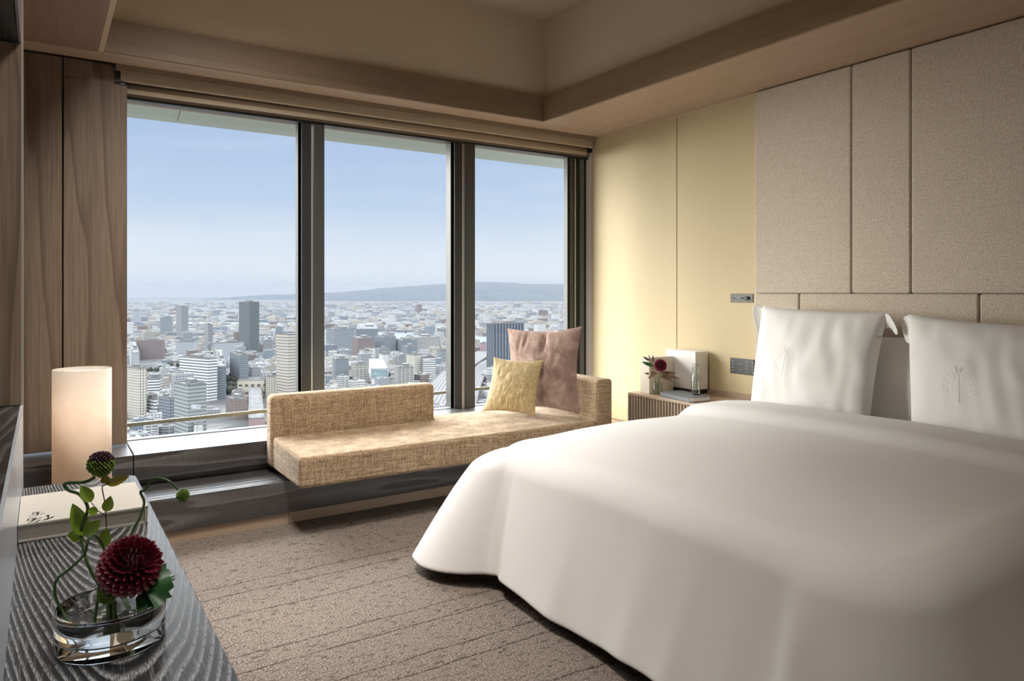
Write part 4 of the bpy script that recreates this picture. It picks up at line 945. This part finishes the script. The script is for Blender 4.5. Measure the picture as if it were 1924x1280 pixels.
landmark('city_building', 'grey-green glass office with a white sign on its right face', 327, 353, 388, 725, 830, F1['greyglass'], .8,
         extra=sign_box(359, 377, 760.5, 768.5, cflat('white_sign', (.75, .76, .82), .6), (cflat('grey_sign_ink', (.28, .28, .33), .7), [(.50, .72, .92, .72, .05), (.58, .45, .72, .45, .08), (.78, .45, .9, .45, .08), (.12, .3, .12, .7, .05)])))
landmark('city_building', 'white and steel-blue office block right of the banded slab', 432, 450, 467, 668, 722, F1['steel'], .6)
landmark('city_building', 'long cream arcaded school building in the left window', 440, 446, 497, 716, 746, F1['arcade'], .12, roof='none', depthm=18)
landmark('city_building', 'cream gridded annex joined to the arcaded school building', 494, 499, 522, 709, 748, F1['cream'], .25)
landmark('city_building', 'white striped low office beside the tan apartment tower', 264, 270, 300, 712, 752, F1['whiteband'], .3)
landmark('city_building', 'small white banded building left of the grey-green glass office', 274, 290, 296, 752, 790, F1['whiteband'], .9)
landmark('city_building', 'dark slatted office directly left of the grey-green glass office', 298, 318, 328, 750, 798, F1['steel'], .9)
landmark('city_building', 'brown brick row building under the school, above the handrail', 424, 441, 465, 752, 790, F1['brick'], .7)
landmark('city_building', 'small white house below the handrail', 361, 364, 381, 799, 834, F1['plain'], .4, roof='none')
landmark('city_building', 'pink-walled low shed below the handrail near the sofa backrest', 463, 467, 497, 788, 812, F1['pink'], .35, roof='none')
landmark('city_building', 'dark bluish narrow office tower right of the banded slab', 405, 409, 425, 690, 752, F1['steel'], .4)
landmark('city_building', 'grey low-rise office wing under the arcaded school', 432, 435, 457, 738, 762, F1['slim'], .3)
landmark('city_building', 'pale block with red awning roof left of the white low office', 243, 247, 262, 664, 704, F1['whiteblue'], .5)
# middle window
landmark('city_building', 'very wide grey glass slab with white end in the middle window', 613, 628, 666, 619, 662, F1['bluegrey'], .55)
landmark('city_building', 'second grey glass slab directly right of the wide one', 664, 669, 710, 619, 655, F1['steel'], .2)
landmark('city_building', 'reddish brick apartment block in front of the grey glass slabs', 661, 672, 702, 636, 671, F1['brick'], .4)
landmark('city_building', 'dark blue stepped apartment block by the river bank', 703, 722, 744, 634, 668, F1['navyb'], .6)
landmark('city_building', 'wide beige-grey riverside block with rounded corner', 764, 782, 827, 635, 662, F1['balc'], .35)
landmark('city_building', 'white-sided office with green glass front by the river', 742, 752, 784, 640, 668, F1['steel'], .45)
landmark('city_building', 'small white and blue office in front of the riverside offices', 755, 765, 783, 652, 676, F1['steel'], .4)
landmark('city_building', 'dark office with white roof line left of the slim white tower', 705, 712, 732, 657, 692, F1['slim'], .4)
landmark('city_building', 'slim plain white tower in the middle window', 712, 719, 731, 667, 703, F1['plain'], .5)
landmark('city_building', 'grey office with dark window bands left in the middle window', 625, 630, 655, 676, 718, F1['steel'], .35)
landmark('city_building', 'white apartment block with dark zigzag balconies', 660, 668, 692, 686, 722, F1['balc'], .5)
landmark('city_building', 'cream balcony apartment block just above the sofa backrest', 741, 747, 778, 691, 728, F1['balc'], .3)
landmark('city_building', 'cream window-dotted tower left of the white sign tower', 763, 779, 793, 668, 712, F1['cream'], .7)
landmark('city_building', 'white banded tower with blank top sign near the expressway', 792, 795, 818, 672, 712, F1['whiteband'], .35,
         extra=sign_box(798, 808, 673.5, 680, cflat('white_sign_top', (.8, .8, .82), .6), (cflat('pale_grey_ink', (.45, .45, .47), .7), [(.2, .45, .8, .45, .12)])))
landmark('city_building', 'brown banded office between zigzag block and cream tower', 744, 749, 765, 671, 704, F1['slim'], .3)
landmark('city_building', 'cream and blue office right of the white banded tower', 820, 828, 846, 660, 690, F1['bluegrey'], .6)
landmark('city_building', 'yellowish cream office below the brick apartment block', 675, 685, 700, 660, 682, F1['cream'], .5)
landmark('city_building', 'building with teal billboard wall above the sofa backrest', 693, 698, 730, 694, 722, cflat('white_wall', (.85, .85, .84), .6), .22, roof='none',
         extra=sign_box(698.6, 729, 694.5, 711.5, cflat('teal_billboard', (.22, .42, .46), .6), (cflat('pale_billboard_ink', (.55, .66, .74), .7), [(.08, .35, .20, .75, .03), (.20, .75, .28, .35, .03), (.12, .5, .26, .5, .025), (.33, .35, .33, .62, .03), (.40, .35, .46, .62, .03), (.46, .62, .52, .35, .03), (.58, .35, .66, .5, .03), (.70, .38, .78, .5, .03), (.82, .35, .88, .55, .03), (.35, .2, .9, .2, .025)])))
landmark('city_building', 'pale twin-topped high-rise far beyond the river', 780, 785, 793, 573, 592, F1['brick'], .5)
landmark('city_building', 'long white riverside roof hall right of the middle window centre', 801, 803, 852, 617, 626, F1['plain'], .1, roof='none', depthm=60)
# right window
landmark('city_tower', 'navy blue ribbed high-rise tower behind the cushions', 914, 927, 985, 609, 705, F1['navy'], .55)
landmark('city_building', 'pink-beige low block left of the navy tower', 902, 904, 914, 646, 668, F1['pink'], .3)
landmark('city_building', 'pale blue-white office far behind the cushions on the right', 1048, 1051, 1066, 606, 626, F1['whiteblue'], .3)

# terrain, river, hills
fwd = Vector((SY, CY, 0)); rgt = Vector((CY, -SY, 0))
def gp(px, y, dz=0): p = at(px, y, D=gdist(y)); p.z = GZ + dz; return p
m = M('city_ground', .95, spec=.03); co = m.coord()
v = m.n('TexVoronoi', i_Scale=.035, feature='F1'); m.l(co, v.inputs[0]); n = m.noise(co, .012, 4, .7); n2 = m.noise(m.coord((.002, .002, .002)), 1.0, 4, .6)
c1 = m.ramp(v.outputs['Color'], [(.1, (.16, .155, .155)), (.4, (.30, .30, .31)), (.65, (.44, .43, .42)), (.9, (.62, .61, .60))])
m.color(m.mix(1.0, m.mix(m.ramp(n, [(.45, 0.0), (.6, .7)]), c1, (.19, .20, .19)), (CITY_H,) * 3, 'MULTIPLY'))
struct('ground_city', MB().add([Vector((0, 0, GZ)) + fwd * 60 - rgt * 1200, Vector((0, 0, GZ)) + fwd * 60 + rgt * 1000, Vector((0, 0, GZ)) + fwd * 22000 + rgt * 30000, Vector((0, 0, GZ)) + fwd * 22000 - rgt * 34000], [(0, 1, 2, 3)]), m.m)
m = M('river_water', .25, base=(.30 * CITY_H, .37 * CITY_H, .46 * CITY_H), spec=.25); WATER = m.m
up_ = [(560, 618), (640, 618), (700, 623), (760, 625), (800, 625), (855, 629), (915, 634), (1000, 640), (1100, 648)]
lo_ = [(560, 624), (640, 626), (700, 630), (740, 636), (790, 640), (855, 642), (915, 650), (1000, 660), (1100, 670)]
mb = MB(); n = len(up_); mb.add([gp(*p, .6) for p in lo_] + [gp(*p, .6) for p in up_], [(i, i + 1, n + i + 1, n + i) for i in range(n - 1)]); struct('river_water', mb, WATER)
mb = MB(); up2 = [(200, 607), (300, 605), (400, 606), (500, 607), (560, 610)]; lo2 = [(200, 610), (300, 609), (400, 611), (500, 613), (560, 615)]; n = len(up2)
mb.add([gp(*p, .6) for p in lo2] + [gp(*p, .6) for p in up2], [(i, i + 1, n + i + 1, n + i) for i in range(n - 1)]); struct('river_water', mb, WATER)
def deck(name, label, pts, w, th, dz, mat, cat='bridge', lanes=None):
    P = smooth_path([gp(*p) for p in pts], 6); mb = MB(); vs = []
    for i, p in enumerate(P):
        d = (P[min(i + 1, len(P) - 1)] - P[max(i - 1, 0)]).normalized(); s_ = Vector((-d.y, d.x, 0)) * w / 2
        vs += [p + s_ + Vector((0, 0, dz)), p - s_ + Vector((0, 0, dz)), p - s_ + Vector((0, 0, dz - th)), p + s_ + Vector((0, 0, dz - th))]
    n = len(P); mb.add(vs, [(i * 4 + k, i * 4 + (k + 1) % 4, (i + 1) * 4 + (k + 1) % 4, (i + 1) * 4 + k) for i in range(n - 1) for k in range(4)])
    t = thing(name, label, cat, tuple(P[0])); mb.build('deck', mat, t)
    pb = MB()
    for i in range(2, n - 2, 3): pb.box(P[i].x - w * .15, P[i].x + w * .15, P[i].y - 1.5, P[i].y + 1.5, GZ, GZ + dz - th)
    pb.build('piers', cflat(name + '_pier', (.40, .40, .41), .8), t)
    if lanes:
        lb = MB()
        for off in lanes:
            q = []
            for i, p in enumerate(P):
                d = (P[min(i + 1, len(P) - 1)] - P[max(i - 1, 0)]).normalized(); s_ = Vector((-d.y, d.x, 0)); q.append((p + s_ * (off - .35) * w + Vector((0, 0, dz + .25)), p + s_ * (off - .35) * w + s_ * w * .035 + Vector((0, 0, dz + .25))))
            lb.add([z for pr_ in q for z in pr_], [(2 * i, 2 * i + 1, 2 * i + 3, 2 * i + 2) for i in range(len(q) - 1)])
        lb.build('lane_markings', cflat('pale_lane_marking', (.62, .61, .58), .8), t)
    return t
RD = cflat('road_concrete', (.30, .30, .315), .85); BR = cflat('bridge_steel', (.26, .29, .33), .7)
deck('river_bridge', 'long low grey bridge over the river in the middle window', [(600, 621), (680, 622), (740, 625), (800, 627)], 14, 4, 9, BR)
deck('river_bridge', 'long flat elevated bridge behind the teal tower', [(230, 604), (330, 600), (405, 601), (480, 602), (560, 603)], 16, 5, 14, BR)
deck('expressway', 'wide elevated expressway curving past the mullion in the middle window', [(812, 775), (835, 735), (858, 705), (885, 685), (915, 668), (950, 662)], 46, 3, 10, RD, 'road', (.0, .12, .24, .36, .48, .60, .70))
deck('expressway', 'second elevated roadway left of the navy tower', [(870, 800), (885, 745), (900, 712), (912, 695), (930, 684)], 26, 3, 12, RD, 'road', (.0, .2, .4, .6, .7))
deck('avenue', 'broad street running away below the handrail in the left window', [(380, 850), (330, 815), (290, 795), (255, 786), (220, 780)], 34, .5, .8, RD, 'road', (.0, .2, .35, .5, .7))
RV = [gp(x, y) for x, y in up_ + lo_]
def in_river(x, y):
    r = Vector((x, y, 0)); fx = r.dot(fwd); px = CX + F * r.dot(rgt) / fx; py = HY + F * 150 / fx
    def itp(tab, q):
        for (a, b), (c_, d) in zip(tab, tab[1:]):
            if a <= q <= c_: return b + (d - b) * (q - a) / (c_ - a)
        return None
    for up__, lo__ in ((up_, lo_), (up2, lo2)):
        a, b = itp(up__, px), itp(lo__, px)
        if a and a - .8 < py < b + .8: return True
    for tab, wdt in (([(812, 775), (835, 735), (858, 705), (885, 685), (915, 668), (950, 662)], 20), ([(870, 800), (885, 745), (900, 712), (912, 695), (930, 684)], 12)):
        for (a, b), (c_, d) in zip(tab, tab[1:]):
            if min(b, d) - 2 < py < max(b, d) + 2:
                k = (py - b) / (d - b) if d != b else 0; q = a + (c_ - a) * k
                if abs(px - q) < wdt * F / fx * 1.15 + 2: return True
    if 740 < px < 860 and 636 < py < 640: return True
    for tab, wdt in (([(380, 850), (330, 815), (290, 795), (255, 786), (220, 780)], 17),):
        for (a, b), (c_, d) in zip(tab, tab[1:]):
            if min(a, c_) <= px <= max(a, c_):
                q = b + (d - b) * (px - a) / (c_ - a)
                if abs(py - q) < 4: return True
    return False
def hill(name, pts, dist, depth, mat, seed):
    ax = []; mb = MB(); xs = [p[0] for p in pts]
    def hh(px):
        for (a, b), (c_, d) in zip(pts, pts[1:]):
            if a <= px <= c_: return b + (d - b) * (px - a) / (c_ - a)
        return pts[-1][1]
    def fn(u, v):
        px = xs[0] + (xs[-1] - xs[0]) * u; yy_ = hh(px); hz = 150 + (HY - yy_) / F * (dist + depth * .5)
        f_ = dist + depth * v; k = (px - CX) / F
        p = fwd * f_ + rgt * k * (dist + depth * .5)
        s_ = math.sin(math.pi * min(1, v * 1.0)) ** .8
        nn = mnoise.noise(Vector((p.x * .0006, p.y * .0006, seed))) * .5 + mnoise.noise(Vector((p.x * .002, p.y * .002, seed))) * .25
        z = max(0, hz * s_ * (1 + .35 * nn * (1 - s_ ** 4)) + 8 * mnoise.noise(Vector((px * .05, v * 3, seed))))
        return Vector((p.x, p.y, GZ - 3 + z))
    mb.grid(fn, 380, 26); return struct(name, mb, mat, smooth=True)
m = M('wooded_hills', .95, spec=.05); n = m.noise(m.coord((.003, .003, .003)), 1.0, 5, .7); m.color(m.ramp(n, [(.35, (.004, .007, .008)), (.6, (.009, .012, .012))])); HM = m.m
hill('hill_far', [(-800, 560), (-500, 568), (-250, 556), (-60, 571), (60, 566), (180, 573), (245, 574), (262, 572), (290, 574), (350, 571), (420, 562), (470, 556), (510, 553), (570, 552), (640, 549), (700, 544), (720, 541), (780, 537), (850, 532), (905, 529), (940, 530), (1000, 534), (1040, 533), (1080, 534), (1200, 540), (1450, 530), (1800, 545)], 15000, 4000, HM, 1.3)
hill('hill_near', [(480, 575), (560, 568), (640, 560), (720, 556), (800, 553), (880, 552), (950, 549), (1010, 553), (1080, 556), (1200, 556), (1450, 552), (1800, 560)], 12500, 2600, HM, 5.1)

# ordinary buildings
random.seed(11)
PAL = {'white': (.72, .72, .72), 'grey': (.42, .43, .45), 'cream': (.62, .57, .48), 'brown': (.30, .23, .20), 'blue-grey': (.32, .37, .43)}
PK = ['white', 'white', 'white', 'grey', 'grey', 'cream', 'cream', 'brown', 'blue-grey']
FA = [facade('city_facade_grid', 3.6, 3.2, (.25, .75), (.3, .75), mode='grid', attr=True), facade('city_facade_band', 3.2, 3.3, (.1, .9), (.35, .8), mode='band', attr=True), facade('city_facade_balcony', 6.2, 3.0, (.08, .92), (.4, .95), mode='grid', attr=True)]
cand = []
def free(x, y, r):
    for (a, b, c_) in RESERVED:
        if (a - x) ** 2 + (b - y) ** 2 < (c_ + r) ** 2: return False
    return True
grid_rot = -YAW + .62
dist = 560.0
cells = []
while dist < 9500:
    step = 19 + dist * .0085; w = dist * .40
    k = -w * 3.0
    while k < w * 1.5:
        if random.random() < .93:
            f_ = dist + random.uniform(-.3, .3) * step; s_ = k + random.uniform(-.3, .3) * step
            p = fwd * f_ + rgt * s_; cells.append((f_, s_, p.x, p.y, step))
        k += step * random.choice((.9, 1.0, 1.35))
    dist += step * .95
for f_, s_, x, y, step in cells:
    px = CX + F * s_ / f_; py = HY + F * 150 / f_
    if px < -650 or px > 1700: continue
    if in_river(x, y): continue
    big = random.random()
    if f_ < 2600: h = random.choice((8, 9, 12, 14, 18, 22, 28, 34)) * random.uniform(.8, 1.2); h *= (1.3 if big > .95 else .55)
    else: h = random.choice((7, 8, 10, 12, 16, 22)) * random.uniform(.8, 1.2) * (2.0 if big > .965 else 1)
    if f_ < 800: h = min(h, 22)
    wdt = step * random.uniform(.45, .85); dp = step * random.uniform(.4, .8)
    if big > .965: wdt *= 1.1
    if not free(x, y, max(wdt, dp) * .5): continue
    c = random.choice(PK); v_ = random.uniform(.82, 1.1)
    rot = -YAW + random.choice((.62, .62, .5, .75, .2)) + random.uniform(-.05, .05)
    vis = 236 < px < 1075 and not (560 < px < 608 or 850 < px < 890) and f_ > 700
    # hide-behind-furniture guess
    lim = 828 - (px - 243) * .09 if px < 498 else (745 - (px - 498) * .08 if px < 817 else (760 if px < 908 else 620))
    topy = HY + F * (150 - h) / f_
    if topy > lim or not vis: sc_ = 0
    else: sc_ = (F / f_) ** 2 * h * wdt
    cand.append((sc_, x, y, wdt, dp, h, rot, c, v_, px, f_))
cand.sort(key=lambda q: -q[0])
NIND = 250
cnt = {}
for q in cand[:NIND]:
    sc_, x, y, wdt, dp, h, rot, c, v_, px, f_ = q
    size = 'low' if h < 13 else 'mid-rise' if h < 26 else 'tall'
    pane = 'left' if px < 565 else 'middle' if px < 852 else 'right'
    rng = 'near' if f_ < 1000 else 'halfway' if f_ < 1500 else 'farther'
    col = tuple(u * v_ for u in PAL[c])
    bx = [(0, 0, wdt, dp, 0, h, rot, col)]
    ca, sa = math.cos(rot), math.sin(rot)
    random.seed(int(x * 13 + y))
    o1, o2 = random.uniform(-.2, .2) * wdt, random.uniform(-.2, .2) * dp
    bx.append((o1 * ca - o2 * sa, o1 * sa + o2 * ca, wdt * .35, dp * .3, h, random.uniform(2, 3.5), rot, (.5, .5, .5)))
    for k in range(3):
        o1, o2 = random.uniform(-.4, .4) * wdt, random.uniform(-.4, .4) * dp; bx.append((o1 * ca - o2 * sa, o1 * sa + o2 * ca, 1.8, 1.8, h, 1.5, rot, (.55, .55, .56)))
    if random.random() < .5:
        o1 = random.choice((-1, 1)) * wdt * .42; bx.append((o1 * ca, o1 * sa, wdt * .3, dp * .8, 0, h * random.uniform(.5, .8), rot, tuple(.9 * u for u in col)))
    fi = random.randrange(3); b = bmesh_boxes('city_block', bx, FA[fi]); b.location = (x, y, GZ)
    py_ = HY + F * (150 - h / 2) / f_; best = min(LM, key=lambda q_: max(0, abs(q_[0] - px) - q_[3]) ** 2 + (max(0, abs(q_[1] - py_) - q_[4]) * 1.3) ** 2 + .02 * abs(q_[0] - px))
    ddx, ddy = px - best[0], py_ - best[1]
    rel = ('right of' if ddx > 0 else 'left of') if abs(ddx) > best[3] + 1 and abs(ddx) > abs(ddy) * .8 else ('in front of' if ddy > 0 else 'behind')
    far = max(0, abs(ddx) - best[3]); nearw = 'just ' if far < 9 else 'further ' if far < 24 else 'well '
    if rel in ('in front of', 'behind'): nearw = 'right ' if abs(ddy) < best[4] + 6 else 'some way '
    kindw = ('window-gridded', 'striped', 'balconied')[fi]; shp = 'wide' if wdt > dp * 1.25 else 'narrow' if wdt < dp * .85 else 'square'
    lab = '%s %s %s %s building %s%s the %s' % (size, c, shp, kindw, nearw, rel, best[2])
    if len(lab.split()) > 16: lab = lab.replace(' ' + shp, '', 1)
    if len(lab.split()) > 16: lab = lab.replace('further ', '').replace('some way ', '')
    if f_ > 1500 and len(lab.split()) < 14: lab += ', towards the river'
    tag(b, lab, 'building', lab.replace(' building ', ' buildings '))
    LABS = globals().setdefault('LABS', {}); LABS.setdefault(lab, []).append((px, b))
for lab, q in LABS.items():
    q.sort(key=lambda z: z[0])
    if len(q) == 2 and len(lab.split()) <= 13:
        q[0][1]['label'] = lab + ', the left one'; q[1][1]['label'] = lab + ', the right one'
    elif len(q) == 3 and len(lab.split()) <= 13:
        for w_, z in zip(('left', 'middle', 'right'), q): z[1]['label'] = lab + ', the %s one' % w_
rest = cand[NIND:]
bx = []
for sc_, x, y, wdt, dp, h, rot, c, v_, px, f_ in rest:
    bx.append((x, y, wdt, dp, GZ, h, rot, tuple(u * v_ for u in PAL[c])))
    if f_ < 2500: bx.append((x, y, wdt * .3, dp * .3, GZ + h, 2.5, rot, (.5, .5, .5)))
o = bmesh_boxes('distant_buildings', bx, FA[0]); tag(o, 'dense sprawl of small distant city buildings spreading to the hills', 'buildings', kind='stuff')
# trees between the buildings
random.seed(5); tb = MB()
for (px, py, n_, sp) in ((395, 668, 14, 60), (300, 700, 10, 30), (430, 715, 16, 40), (425, 740, 12, 18), (800, 706, 8, 16), (490, 655, 18, 50), (720, 712, 6, 12), (330, 690, 10, 40), (455, 728, 10, 30), (650, 722, 10, 30), (280, 672, 10, 40)):
    g0 = gp(px, py)
    for k in range(n_):
        p = g0 + fwd * random.uniform(-sp, sp) + rgt * random.uniform(-sp, sp) * .6; r = random.uniform(3, 6)
        tb.lathe([(r * .4, 2), (r * .9, 4), (r, 7), (r * .75, 9.5), (r * .2, 11)], (p.x, p.y, GZ), 7)
o = tb.build('city_trees', cflat('muted_tree_green', (.075, .095, .05), .9)); tag(o, 'scattered small trees between the city buildings', 'trees', kind='stuff')

# haze over the plain
hz = bpy.data.materials.new('city_haze'); hz.use_nodes = True; t_ = hz.node_tree; t_.nodes.clear()
sc1 = t_.nodes.new('ShaderNodeVolumeScatter'); sc1.inputs['Density'].default_value = HAZE; sc1.inputs['Color'].default_value = (*HAZE_COL, 1); sc1.inputs['Anisotropy'].default_value = .25
oo = t_.nodes.new('ShaderNodeOutputMaterial'); ab = t_.nodes.new('ShaderNodeVolumeAbsorption'); ab.inputs['Density'].default_value = HAZE; ab.inputs['Color'].default_value = (*HAZE_COL, 1)
ad = t_.nodes.new('ShaderNodeAddShader'); t_.links.new(sc1.outputs[0], ad.inputs[0]); t_.links.new(ab.outputs[0], ad.inputs[1]); t_.links.new(ad.outputs[0], oo.inputs['Volume'])
mb = MB(); q = [Vector((0, 0, 0)) + fwd * 500 - rgt * 1500, fwd * 500 + rgt * 1300, fwd * 21000 + rgt * 28000, fwd * 21000 - rgt * 32000]
mb.add([(p.x, p.y, GZ - 2) for p in q] + [(p.x, p.y, GZ + 420) for p in q], [(0, 3, 2, 1), (4, 5, 6, 7), (0, 1, 5, 4), (1, 2, 6, 5), (2, 3, 7, 6), (3, 0, 4, 7)])
o = mb.build('haze', None); o.data.materials.append(hz); tag(o, 'pale blue haze lying over the city plain', 'haze', kind='stuff')
